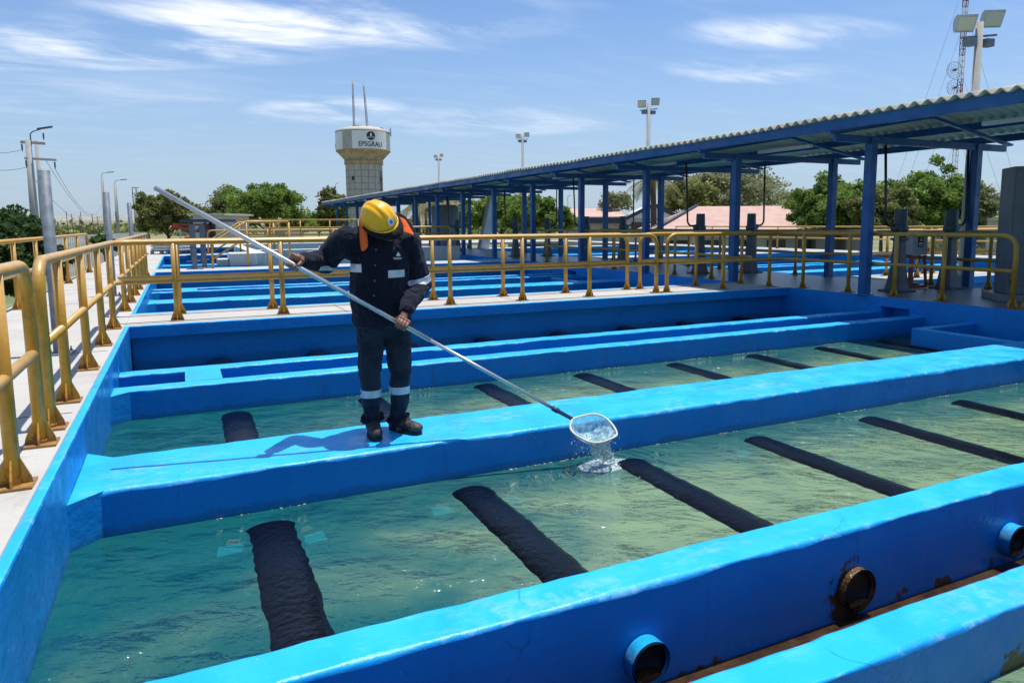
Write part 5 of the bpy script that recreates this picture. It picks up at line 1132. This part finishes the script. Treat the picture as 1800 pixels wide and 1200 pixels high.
wrR = lerp(hR, elR, .28)+Vector((0, 0, .02)); wrL = lerp(hL, elL, .24)+Vector((0, .01, .02))
ident = Matrix.Identity(3)
G = [[(chest, .13, (1.15, .75, 1)), (belly, .12, (1.15, .8, 1))], [(belly, .12, (1.1, .8, 1)), (pelv, .125, (1.15, .85, .9))],
     [(shR+Vector((.03, 0, -.01)), .055), (shL+Vector((-.03, 0, -.01)), .055), (chest, .11, (1.1, .7, 1))],
     [(neck+Vector((0, .0, -.03)), .058), (hp(0, -.03, -.10), .052)],
     [(hp(0, -.01, .025), .088, (.86, 1.05, .95), Hm), (hp(0, .02, -.045), .070, (.9, 1, 1), Hm)],
     [(hp(0, .035, -.07), .055, (.95, 1, 1), Hm), (hp(0, .072, -.105), .024, (1.2, 1, .9), Hm)],
     [(hp(0, .092, -.005), .009), (hp(0, .116, -.043), .0135, (1.15, 1, .8), Hm)], [(hp(-.013, .103, -.047), .008), (hp(.013, .103, -.047), .008)],
     [(hp(-.022, .090, -.073), .0085), (hp(0, .098, -.070), .0085), (hp(.022, .090, -.073), .0085)], [(hp(-.018, .090, -.084), .009), (hp(.018, .090, -.084), .009)],
     [(hp(-.045, .075, .012), .011), (hp(-.012, .090, .012), .010)], [(hp(.045, .075, .012), .011), (hp(.012, .090, .012), .010)],
     [(hp(-.083, -.01, .005), .020, (.4, .8, 1.2), Hm), (hp(-.083, -.005, -.035), .013, (.4, .8, 1.2), Hm)],
     [(hp(.083, -.01, .005), .020, (.4, .8, 1.2), Hm), (hp(.083, -.005, -.035), .013, (.4, .8, 1.2), Hm)],
     [(shR, .05), (elR, .042)], [(elR, .042), (wrR, .028)], [(shL, .05), (elL, .042)], [(elL, .042), (wrL, .028)],
     [(hipR, .085), (kR, .055)], [(kR, .055), (aR, .04)], [(hipL, .085), (kL, .055)], [(kL, .055), (aL, .04)],
     [(pelv, .11, (1.2, .85, .8)), (hipR, .08)], [(pelv, .11, (1.2, .85, .8)), (hipL, .08)],
     [(aR, .04), (aR+Vector((-.01, -.05, -.05)), .035)], [(aL, .04), (aL+Vector((.02, -.05, -.05)), .035)]]
G += hand(wrR, hR, nR, -1, 1) + hand(wrL, hL, nL, 1, -1)
person = blobobj('person', G, SKIN, None, .0048, 3)
tag(person, 'person in navy work clothes and yellow hard hat, head bowed, holding a long net pole', 'person')
def wr(amp, s=9., st=1.):
    return lambda co: amp*(noise.noise(Vector((co.x*s, co.y*s, co.z*s*st)))*.9+noise.noise(Vector((co.x*s*2.3+5, co.y*s*2.3, co.z*s*2.6*st)))*.6)
V = Vector
# jacket
J = [[(chest+V((0, 0, .015)), .165, (1.16, .80, 1)), (belly, .170, (1.12, .84, 1))], [(belly, .170, (1.12, .84, 1)), (pelv+V((-.005, -.01, .015)), .172, (1.12, .86, .45))],
     [(shR+V((.02, 0, 0)), .080), (shL+V((-.02, 0, 0)), .080), (chest, .13, (1.05, .75, 1)), (neck+V((0, .02, .0)), .07)],
     [(neck+V((0, .015, .01)), .075, (1.05, 1, .6)), (neck+V((.0, -.0, .035)), .070, (1.05, 1, .5))],
     [(shR, .084), (lerp(shR, elR, .55), .080)], [(lerp(shR, elR, .45), .080), (elR, .078)],
     [(elR, .072), (lerp(elR, wrR, .45), .062)], [(lerp(elR, wrR, .4), .060), (lerp(elR, wrR, .95), .050)],
     [(shL, .080), (elL, .078)], [(elL, .076), (lerp(elL, wrL, .5), .068)], [(lerp(elL, wrL, .45), .067), (lerp(elL, wrL, .95), .050)]]
jacket = blobobj('jacket', J, NAVY, person, .0075, 4, wr(.013, 8, .9))
T = [[(pelv, .135, (1.12, .82, .8)), (hipR, .095)], [(pelv, .135, (1.12, .82, .8)), (hipL, .095)],
     [(hipR, .096), (lerp(hipR, kR, .5), .086)], [(lerp(hipR, kR, .5), .085), (kR, .072)], [(kR, .070), (lerp(kR, aR, .55), .063)], [(lerp(kR, aR, .5), .062), (aR+V((0, .01, .035)), .052)],
     [(hipL, .096), (lerp(hipL, kL, .5), .086)], [(lerp(hipL, kL, .5), .085), (kL, .072)], [(kL, .070), (lerp(kL, aL, .55), .063)], [(lerp(kL, aL, .5), .062), (aL+V((0, .01, .035)), .052)]]
trous = blobobj('trousers', T, JEAN, person, .0075, 4, wr(.009, 9, 1.6))
# tucked baggy hems above the boots
cuffG = []
for a in (aR, aL): cuffG += [[(a+V((-.045, .005, .028)), .033), (a+V((.045, .005, .034)), .033), (a+V((0, .04, .03)), .034), (a+V((0, -.035, .026)), .032)]]
cuff = blobobj('trouser_cuffs', cuffG, NAVY, person, .006, 2, wr(.014, 26))
def boot(a, dirv, nm):
    dirv = V(dirv).normalized(); zf = -.22; b = V((a.x, a.y, zf))
    g = [[(a+V((0, 0, .0)), .050), (V((a.x, a.y, zf+.055))+dirv*.01, .046)], [(b+V((0, 0, .05))-dirv*.035, .040), (b+dirv*.06+V((0, 0, .055)), .045)],
         [(b+dirv*.05+V((0, 0, .05)), .043), (b+dirv*.155+V((0, 0, .044)), .040, (1.05, 1.05, .82))]]
    o = blobobj('boot', g, LEATH, person, .006, 3, wr(.003, 30))
    for v in o.data.vertices: v.co.z = max(v.co.z, zf+.014)
    sx = dirv.cross(V((0, 0, 1))).normalized(); pts = []
    for k in range(24):
        t = 2*math.pi*k/24; L = math.cos(t); wv = math.sin(t)
        l = .058+L*.138; pts.append(b+dirv*l+sx*wv*(.048-.008*(L < 0)*1))
    s = MB(); s.prism([(p.x, p.y) for p in pts], zf+.0005, zf+.024); q = s.build('boot_sole', SOLE, o, .003)
    lc = MB()
    for k in range(5):
        c = b+dirv*(.035+.016*k)+V((0, 0, .125-.013*k)); lc.tube([c-sx*.028, c+dirv*.006+V((0, 0, .006)), c+sx*.028], .0028, 6)
    lc.build('boot_laces', BLACK, o)
    return o
boot(aR, (-.10, -1, 0), 'boot'); boot(aL, (.55, -.85, 0), 'boot')
# reflective tape
def zb(o, z0, z1, xr=None, front=True, nm='reflective_band'):
    pl = [((0, 0, z0), (0, 0, 1)), ((0, 0, z1), (0, 0, -1))]
    if xr: pl += [((xr[0], 0, 0), (1, 0, 0)), ((xr[1], 0, 0), (-1, 0, 0))]
    if front: pl += [((0, front, 0), (0, -1, 0))]
    return band(o, [(V(a), V(b)) for a, b in pl], nm, REFL, person)
Yf = 4.36
def zx(px, py): q = ony(px, py, Yf); return q.x, q.z
x0, z1 = zx(614, 465); x1, z0 = zx(637, 479); zb(jacket, z0, z1, (x0, x1), 4.46)
x0, z1 = zx(680, 475); x1, z0 = zx(712, 487); zb(jacket, z0, z1, (x0, x1), 4.46)
for leg, (za, zc_) in (((kR, aR), (685, 698)), ((kL, aL), (684, 697))):
    c = lerp(leg[0], leg[1], .4); z1 = ony(675, za, 4.42).z; z0 = ony(675, zc_, 4.42).z
    zb(trous, z0, z1, (c.x-.085, c.x+.085), False)
def armband(a, b, t0, t1, rad):
    d = (b-a).normalized(); sd = d.cross(V((0, 1, 0))).normalized(); s2 = d.cross(sd)
    c = lerp(a, b, (t0+t1)/2)
    pl = [(lerp(a, b, t0), d), (lerp(a, b, t1), -d), (c-sd*rad, sd), (c+sd*rad, -sd), (c-s2*rad, s2), (c+s2*rad, -s2)]
    return band(jacket, pl, 'reflective_band', REFL, person)
armband(shR, elR, .80, .93, .13); armband(shL, elL, .80, .97, .095)
# jacket details
BUT = mat('dull_brass_button', (.16, .12, .07), .4, .6)
def surf_y(x, z, o=jacket, ymax=4.7):        # the front of the cloth at (x, z)
    best = None
    for v in o.data.vertices:
        if abs(v.co.x-x) < .012 and abs(v.co.z-z) < .012 and v.normal.y < -.1 and (best is None or v.co.y < best): best = v.co.y
    return best if best is not None else 4.33
for px, py in ((660, 439), (658, 466), (657, 493), (656, 519)):
    x, z = zx(px, py); y = surf_y(x, z); mb = MB(); mb.lathe([(.001, .004), (.006, .004), (.008, 0), (.006, -.003)], 12, (x, y-.002, z), (0, -1, 0)); mb.build('button', BUT, person)
def patch(pts, nm, m, off=.004, th=.003):
    q = []
    for px, py in pts: x, z = zx(px, py); q.append(V((x, surf_y(x, z)-off, z)))
    mb = MB(); n = len(q); mb.add(q+[v+V((0, th, 0)) for v in q], [tuple(range(n)), tuple(range(n, 2*n))[::-1]]+[(i, n+i, n+(i+1) % n, (i+1) % n) for i in range(n)])
    return mb.build(nm, m, person)
patch([(686, 456), (711, 455), (711, 461), (699, 465), (686, 461)], 'pocket_flap', NAVY, .006, .005)
patch([(613, 449), (635, 450), (634, 458), (625, 461), (613, 456)], 'pocket_flap', NAVY, .006, .005)
patch([(699, 442), (702, 447), (704, 449), (699, 450.5), (694, 449), (696, 447)], 'chest_emblem', WHITEP, .006, .002)
for k, (a, b) in enumerate((((689), (705)), ((690), (704)))):
    y = 452.2+k*2.2; patch([(a, y), (b, y+.4), (b, y+1.3), (a, y+.9)], 'chest_lettering', WHITEP, .006, .002)
# collar
mb = MB(); cc = neck+V((0, -.005, .045))
ring = [cc+V((math.cos(a)*.082, math.sin(a)*.078, .010*math.sin(a))) for a in [R_(-60+330*i/20-15) for i in range(21)]]
mb.tube(ring, .02, 10); mb.build('collar', NAVY, person)
# helmet: ribbed shell, peak, headband, sun flap
BLACKCL = cloth('black_cloth', (.004, .004, .005), (.007, .007, .008), .3)
def helmet():
    r = bpy.data.objects.new('hard_hat', None); r = None
    mb = MB(); nu, nv = 48, 18; vs = []
    hc = head+Hm@V((0, 0, .028))
    def pt(a, b, k=1.):
        x = math.sin(a)*math.cos(b); y = math.cos(a)*math.cos(b); z = math.sin(b)
        rib = 0.
        for c0, wdt, hgt in ((0, .016, .007), (.042, .011, .0045), (-.042, .011, .0045)):
            rib += hgt*math.exp(-((x*.100-c0)/wdt)**4)*(1 if b > .25 else 0)*min(1, (b-.2)*3)
        R0 = Vector((x*.100, y*.122, z*.108)); return hc+Hm@(R0*(k+rib/.12))
    for j in range(nv+1):
        b = (j/nv)*math.pi/2
        for i in range(nu): vs.append(pt(2*math.pi*i/nu, b))
    fs = [(j*nu+i, j*nu+(i+1) % nu, (j+1)*nu+(i+1) % nu, (j+1)*nu+i) for j in range(nv) for i in range(nu)]
    mb.add(vs, fs, True)
    vs = []          # brim all round, longer at the front
    for i in range(nu):
        a = 2*math.pi*i/nu; fr = max(0, math.cos(a))**3*.22
        for k, dz in ((0., 0.), (1., -.010-.016*fr), (1.02, -.015-.018*fr), (0., -.006)):
            e = (.008+.040*fr)*k; vs.append(hc+Hm@V((math.sin(a)*(.101+e*.6), math.cos(a)*(.123+e), dz)))
    mb.add(vs, [(i*4+k, ((i+1) % nu)*4+k, ((i+1) % nu)*4+(k+1) % 4, i*4+(k+1) % 4) for i in range(nu) for k in range(4)], True)
    h = mb.build('hard_hat', HELM, person); h.modifiers.new('s', 'SUBSURF').render_levels = 1
    def decal(y_, z_, rad, m, off, nm, shape=None):
        b0 = .42; n = 26; c = pt(.02, b0, 1.0); nn = (Hm@V((0, math.cos(b0)/.142, math.sin(b0)/.122))).normalized()
        sx = nn.cross(hu).normalized(); sy = sx.cross(nn)
        pts = shape or [(math.cos(2*math.pi*k/n)*rad, math.sin(2*math.pi*k/n)*rad) for k in range(n)]
        o_ = MB(); q = [c+sx*(a+y_)+sy*(b+z_)+nn*(off-(a*a+b*b)*3) for a, b in pts]; n = len(q)
        o_.add(q+[v-nn*.004 for v in q], [tuple(range(n)), tuple(range(n, 2*n))[::-1]]+[(i, n+i, n+(i+1) % n, (i+1) % n) for i in range(n)]); o_.build(nm, m, h)
    wb = mat('helmet_blue_print', (.02, .15, .42), .4)
    decal(0, 0, .022, WHITEP, .006, 'round_sticker')
    decal(0, 0, 0, wb, .0072, 'sticker_emblem', [(-.012, -.004), (0, -.011), (.012, -.004), (.006, 0), (.004, .010), (0, .014), (-.004, .009), (-.006, .001)])
    # dark headband / peak lining seen under the shell
    mb = MB(); ring = []
    for i in range(37): a = 2*math.pi*i/36; ring.append(hc+Hm@V((math.sin(a)*.090, math.cos(a)*.108, -.018)))
    vs = []
    for q in ring: vs += [q+Hm@V((0, 0, .016)), q-Hm@V((0, 0, .022))]
    mb.add(vs, [(2*i, 2*i+2, 2*i+3, 2*i+1) for i in range(36)], True); b_ = mb.build('headband', BLACK, person)
    b_.modifiers.new('t', 'SOLIDIFY').thickness = .004
    mb = MB(); vs = []; n = 30
    for i in range(n+1):
        a = R_(-105+210*i/n); f_ = max(0, math.cos(a))**1.3
        for k, dz in ((.0, -.004), (1., -.016), (1., -.030), (.2, -.036)): vs.append(hc+Hm@V((math.sin(a)*(.102+(.010+.014*f_)*k), math.cos(a)*(.124+(.006+.046*f_)*k), dz-.020*f_*k)))
    mb.add(vs, [(4*i+k, 4*i+4+k, 4*i+4+(k+1) % 4, 4*i+(k+1) % 4) for i in range(n) for k in range(4)], True); mb.build('black_peak', BLACKCL, person)
    gl = MB()
    for s in (-1, 1): gl.obox(head+Hm@V((s*.036, .099, .006)), hr, hu, hf, .028, .019, .003)
    gl.bar(head+Hm@V((-.07, .092, .012)), head+Hm@V((.07, .092, .012)), .006); gl.build('sunglasses', BLACK, person)
helmet()
def strip(cols, nm, m, th=.0035):        # cloth sheet from rows of points
    mb = MB(); n = len(cols[0]); vs = [p for c in cols for p in c]
    mb.add(vs, [(i*n+k, i*n+k+1, (i+1)*n+k+1, (i+1)*n+k) for i in range(len(cols)-1) for k in range(n-1)], True)
    o = mb.build(nm, m, person); o.modifiers.new('s', 'SUBSURF').render_levels = 2; t = o.modifiers.new('t', 'SOLIDIFY'); t.thickness = th; return o
strip([[P_(640, 362, 4.44), P_(634, 378, 4.41), P_(632, 396, 4.40), P_(632, 415, 4.385), P_(634, 430, 4.36), P_(636, 443, 4.34)],
       [P_(642, 362, 4.42), P_(637, 380, 4.385), P_(638, 397, 4.37), P_(639, 415, 4.345), P_(641, 430, 4.32), P_(640, 441, 4.31)],
       [P_(648, 372, 4.40), P_(646, 384, 4.38), P_(645, 400, 4.365), P_(645, 416, 4.35), P_(647, 428, 4.325), P_(646, 436, 4.32)]], 'neck_flap', ORAN)
strip([[P_(696, 377, 4.34), P_(697, 388, 4.33), P_(698, 398, 4.33), P_(698, 406, 4.32)], [P_(706, 380, 4.37), P_(709, 391, 4.35), P_(710, 401, 4.34), P_(710, 408, 4.33)],
       [P_(715, 388, 4.38), P_(718, 398, 4.36), P_(720, 405, 4.35), P_(721, 411, 4.34)], [P_(722, 400, 4.39), P_(725, 406, 4.38), P_(727, 410, 4.37), P_(729, 414, 4.36)]], 'neck_flap', ORAN)
strip([[P_(696, 373, 4.35), P_(698, 378, 4.345)], [P_(709, 377, 4.38), P_(708, 383, 4.375)], [P_(718, 387, 4.39), P_(716, 392, 4.385)], [P_(730, 405, 4.40), P_(729, 414, 4.37)]], 'flap_trim', BLACK)
strip([[hp(-.09, -.02, .0), hp(-.095, -.03, -.07)], [hp(-.08, -.11, .0), hp(-.085, -.12, -.08)], [hp(0, -.125, .0), hp(0, -.13, -.09)], [hp(.08, -.11, .0), hp(.085, -.12, -.08)], [hp(.09, -.02, 0), hp(.095, -.03, -.07)]], 'neck_flap', ORAN)
# ---- skimmer net on its pole
net = empty('pond_net', pa, 'long aluminium pole with a white rimmed scoop net pouring out water', 'net'); iv = Matrix.Translation(-pa)
def np_(nm, mb, m): o = mb.build(nm, m, net); o.matrix_parent_inverse = iv; return o
pe = pb
mb = MB(); mb.tube([pa, pa.lerp(pe, .62)], .0138, 16); np_('outer_pole', mb, ALU)
mb = MB(); mb.tube([pa.lerp(pe, .61), pa.lerp(pe, .955)], .0115, 16); np_('inner_pole', mb, ALU)
DB = mat('blue_grip_plastic', (.03, .07, .14), .4)
mb = MB(); mb.tube([pa.lerp(pe, .945), pa.lerp(pe, .96), pa.lerp(pe, .962), pa.lerp(pe, 1.0)], .016, 14, rs=[.018, .018, .014, .012]); np_('pole_grip', mb, DB)
# hoop: a D shape facing the camera, tipped down
hoop2d = [(1008, 735), (1022, 731), (1040, 727), (1055, 729), (1067, 736), (1077, 746), (1083, 756), (1085, 763), (1082, 767), (1074, 771), (1062, 776), (1050, 778), (1036, 777), (1022, 770), (1010, 763), (1003, 755), (1002, 747), (1005, 739)]
def hoopY(px, py): return 3.97-.0006*(px-1008)-.0048*(py-735)
hoop = [ony(x, y, hoopY(x, y)) for x, y in hoop2d]
def smoothloop(P, k=3):
    for _ in range(k):
        Q = []
        for i in range(len(P)): a, b = P[i], P[(i+1) % len(P)]; Q += [a.lerp(b, .25), a.lerp(b, .75)]
        P = Q
    return P
hs = smoothloop(hoop, 2)
HOOPM = mat('white_net_rim', (.70, .62, .50), .4, noise_s=14, var=.15)
mb = MB(); mb.tube(hs+[hs[0], hs[1]], .0068, 10); np_('rim', mb, HOOPM)
ctr = sum(hoop, Vector())/len(hoop)
def netmat():
    m = bpy.data.materials.new('wet_net_mesh'); m.use_nodes = True; t = m.node_tree; p = t.nodes['Principled BSDF']; o = t.nodes['Material Output']
    p.inputs['Base Color'].default_value = (.55, .82, .86, 1); p.inputs['Roughness'].default_value = .12
    tr = N(t, 'ShaderNodeBsdfTransparent'); mxs = N(t, 'ShaderNodeMixShader'); f = noise_mask(t, 26, .38, .62, 6)
    t.links.new(Mt(t, 'ADD', Mt(t, 'MULTIPLY', f, .55), .30), mxs.inputs[0]); t.links.new(tr.outputs[0], mxs.inputs[1]); t.links.new(p.outputs[0], mxs.inputs[2]); t.links.new(mxs.outputs[0], o.inputs['Surface'])
    return m
mb = MB(); n = len(hs); rings = 7; vs = []; bn = Vector((.05, .75, -.62)).normalized()
for j in range(rings+1):
    k = 1-j/rings
    for i, p in enumerate(hs): vs.append(ctr+(p-ctr)*(k**.8)+bn*(.10*(1-k*k))+Vector((0, 0, -.03*(1-k)))+Vector((0, 0, .004*math.sin(i*1.7+j))))
mb.add(vs, [(j*n+i, j*n+(i+1) % n, (j+1)*n+(i+1) % n, (j+1)*n+i) for j in range(rings) for i in range(n)], True); np_('net_bag', mb, netmat())
# ---- falling water and splash
def spm():
    m = bpy.data.materials.new('falling_water'); m.use_nodes = True; t = m.node_tree; t.nodes.clear(); o = N(t, 'ShaderNodeOutputMaterial')
    g = N(t, 'ShaderNodeBsdfGlossy'); g.inputs['Roughness'].default_value = .05; d = N(t, 'ShaderNodeBsdfDiffuse'); d.inputs[0].default_value = (.80, .94, .97, 1); tr = N(t, 'ShaderNodeBsdfTransparent'); tr.inputs[0].default_value = (.9, .98, 1, 1)
    a = N(t, 'ShaderNodeMixShader'); b = N(t, 'ShaderNodeMixShader'); fr = N(t, 'ShaderNodeFresnel'); fr.inputs[0].default_value = 1.5
    f = noise_mask(t, 55, .42, .66, 7); t.links.new(Mt(t, 'ADD', Mt(t, 'MULTIPLY', f, .62), .30), a.inputs[0]); t.links.new(tr.outputs[0], a.inputs[1]); t.links.new(d.outputs[0], a.inputs[2])
    t.links.new(Mt(t, 'MULTIPLY', fr.outputs[0], .7), b.inputs[0]); t.links.new(a.outputs[0], b.inputs[1]); t.links.new(g.outputs[0], b.inputs[2]); t.links.new(b.outputs[0], o.inputs['Surface']); return m
SPM = spm()
FOAM = mat('foam', (.72, .82, .82), .3, noise_s=60, var=.15)
mb = MB(); Ys = 3.86
def sheet(xa, xb, ya, xc, xd, yb, Y0, Y1, nu=18, nv=14, amp=.012, seed=0):
    vs = []
    for j in range(nv+1):
        t = j/nv
        for i in range(nu+1):
            s = i/nu; x = (xa+(xb-xa)*s)*(1-t)+(xc+(xd-xc)*s)*t; y = ya+(yb-ya)*t; p = ony(x, y, Y0+(Y1-Y0)*t)
            p += Vector((noise.noise(Vector((i*.35+seed, j*.5, 0))), noise.noise(Vector((i*.35, j*.5+seed, 4)))*1.5, noise.noise(Vector((i*.5, j*.3, 9+seed)))))*amp; vs.append(p)
    mb.add(vs, [(j*(nu+1)+i, j*(nu+1)+i+1, (j+1)*(nu+1)+i+1, (j+1)*(nu+1)+i) for j in range(nv) for i in range(nu)], True)
sheet(1030, 1074, 764, 1040, 1070, 800, 3.86, 3.86, seed=1); sheet(1036, 1068, 768, 1044, 1076, 806, 3.83, 3.84, seed=5, amp=.016); sheet(1044, 1074, 784, 1060, 1082, 812, 3.85, 3.86, seed=9, amp=.014)
rngs = random.Random(3)
for k in range(150):
    px = rngs.gauss(1050, 20); py = rngs.uniform(765, 812); p = ony(px, py, 3.86+rngs.uniform(-.06, .05)); r = rngs.uniform(.0018, .006)
    if p.z < WATERZ+.01: continue
    mb.lathe([(.0003, -r*1.5), (r*.8, -r*.6), (r, 0), (r*.7, r*.8), (.0003, r*1.3)], 6, p)
for px0 in (1008, 1014, 1019, 1026, 1031):
    for k in range(7):
        p = ony(px0+rngs.uniform(-1, 1), 765+k*6+rngs.uniform(-2, 2), 3.87); r = rngs.uniform(.0015, .003)
        if p.z > WATERZ+.01: mb.lathe([(.0003, -r*2.5), (r*.8, -r), (r, 0), (.0003, r*2.5)], 6, p)
tag(mb.build('falling_water', SPM), 'sheet of water and drops pouring from the scoop net', 'splash', kind='stuff')
cs = onz(1064, 817, WATERZ)
def churn(c, rx, ry, n=60, amp=.035):      # boiling patch of broken water
    mb = MB(); vs = []
    for j in range(n+1):
        for i in range(n+1):
            u, v = 2*i/n-1, 2*j/n-1; e = max(0, 1-(u*u+v*v))
            h = amp*e*(.5*abs(noise.noise(Vector((u*4, v*4, 1))))+.6*abs(noise.noise(Vector((u*9, v*9, 5))))+.4*abs(noise.noise(Vector((u*19, v*19, 8)))))-.002*(1-e)
            vs.append(c+Vector((u*rx, v*ry, h)))
    fs = [(j*(n+1)+i, j*(n+1)+i+1, (j+1)*(n+1)+i+1, (j+1)*(n+1)+i) for j in range(n) for i in range(n) if (2*(i+.5)/n-1)**2+(2*(j+.5)/n-1)**2 < .9]
    mb.add(vs, fs, True); return mb
tag(churn(cs, .21, .13).build('churned_water', SPM), 'churned clear water right below the scoop net', 'splash', kind='stuff')
mb = MB()
for k in range(420):
    a = rngs.uniform(0, 6.28); q = abs(rngs.gauss(0, .13)); p = cs+Vector((math.cos(a)*q*1.5, math.sin(a)*q*.85, .004+max(0, .03-.2*q)*rngs.uniform(0, 1)))
    if noise.noise(Vector((p.x*14, p.y*14, 2))) < .02: continue
    r = rngs.uniform(.0012, .0052); mb.lathe([(.0003, -r*.5), (r, 0), (.0003, r*.7)], 6, p)
tag(mb.build('foam', FOAM), 'broken white foam where the net water lands', 'foam', kind='stuff')
# pale scum drifting against the back of the worker's wall
mb = MB()
for k in range(2600):
    x = rngs.uniform(-.5, 8.4); dn = .5+noise.noise(Vector((x*1.3, 0, 3)))*.9
    y = 4.735+abs(rngs.gauss(0, .05))*max(.2, dn); r = rngs.uniform(.003, .011); z = WATERZ+.0015
    a0 = rngs.uniform(0, 3); n = 6; c = len(mb.v)
    mb.v += [(x+math.cos(a0+i*1.047)*r*rngs.uniform(1, 2.6), y+math.sin(a0+i*1.047)*r*rngs.uniform(.5, 1), z) for i in range(n)]+[(x, y, z+.002)]
    mb.f += [(c+i, c+(i+1) % n, c+n) for i in range(n)]; mb.sm += [False]*n
for k in range(900):  # pale specks standing in for white glints along the waterline
    x = rngs.uniform(-.4, 8.4); yw = rngs.choice((4.088, 6.238)) if False else rngs.choice((4.088, 6.558))
    if noise.noise(Vector((x*1.7, yw, 5))) < .05: continue
    y = yw-abs(rngs.gauss(0, .008)); r = rngs.uniform(.0015, .005); z = WATERZ+.0018; n = 6; c = len(mb.v)
    mb.v += [(x+math.cos(i*1.047)*r*2, y+math.sin(i*1.047)*r, z) for i in range(n)]+[(x, y, z+.003)]; mb.f += [(c+i, c+(i+1) % n, c+n) for i in range(n)]; mb.sm += [False]*n
tag(mb.build('scum', mat('pale_scum_and_glints', (.34, .36, .26), .5, noise_s=20, var=.4)), 'pale scum gathered along the back of the worker\'s wall', 'scum', kind='stuff')
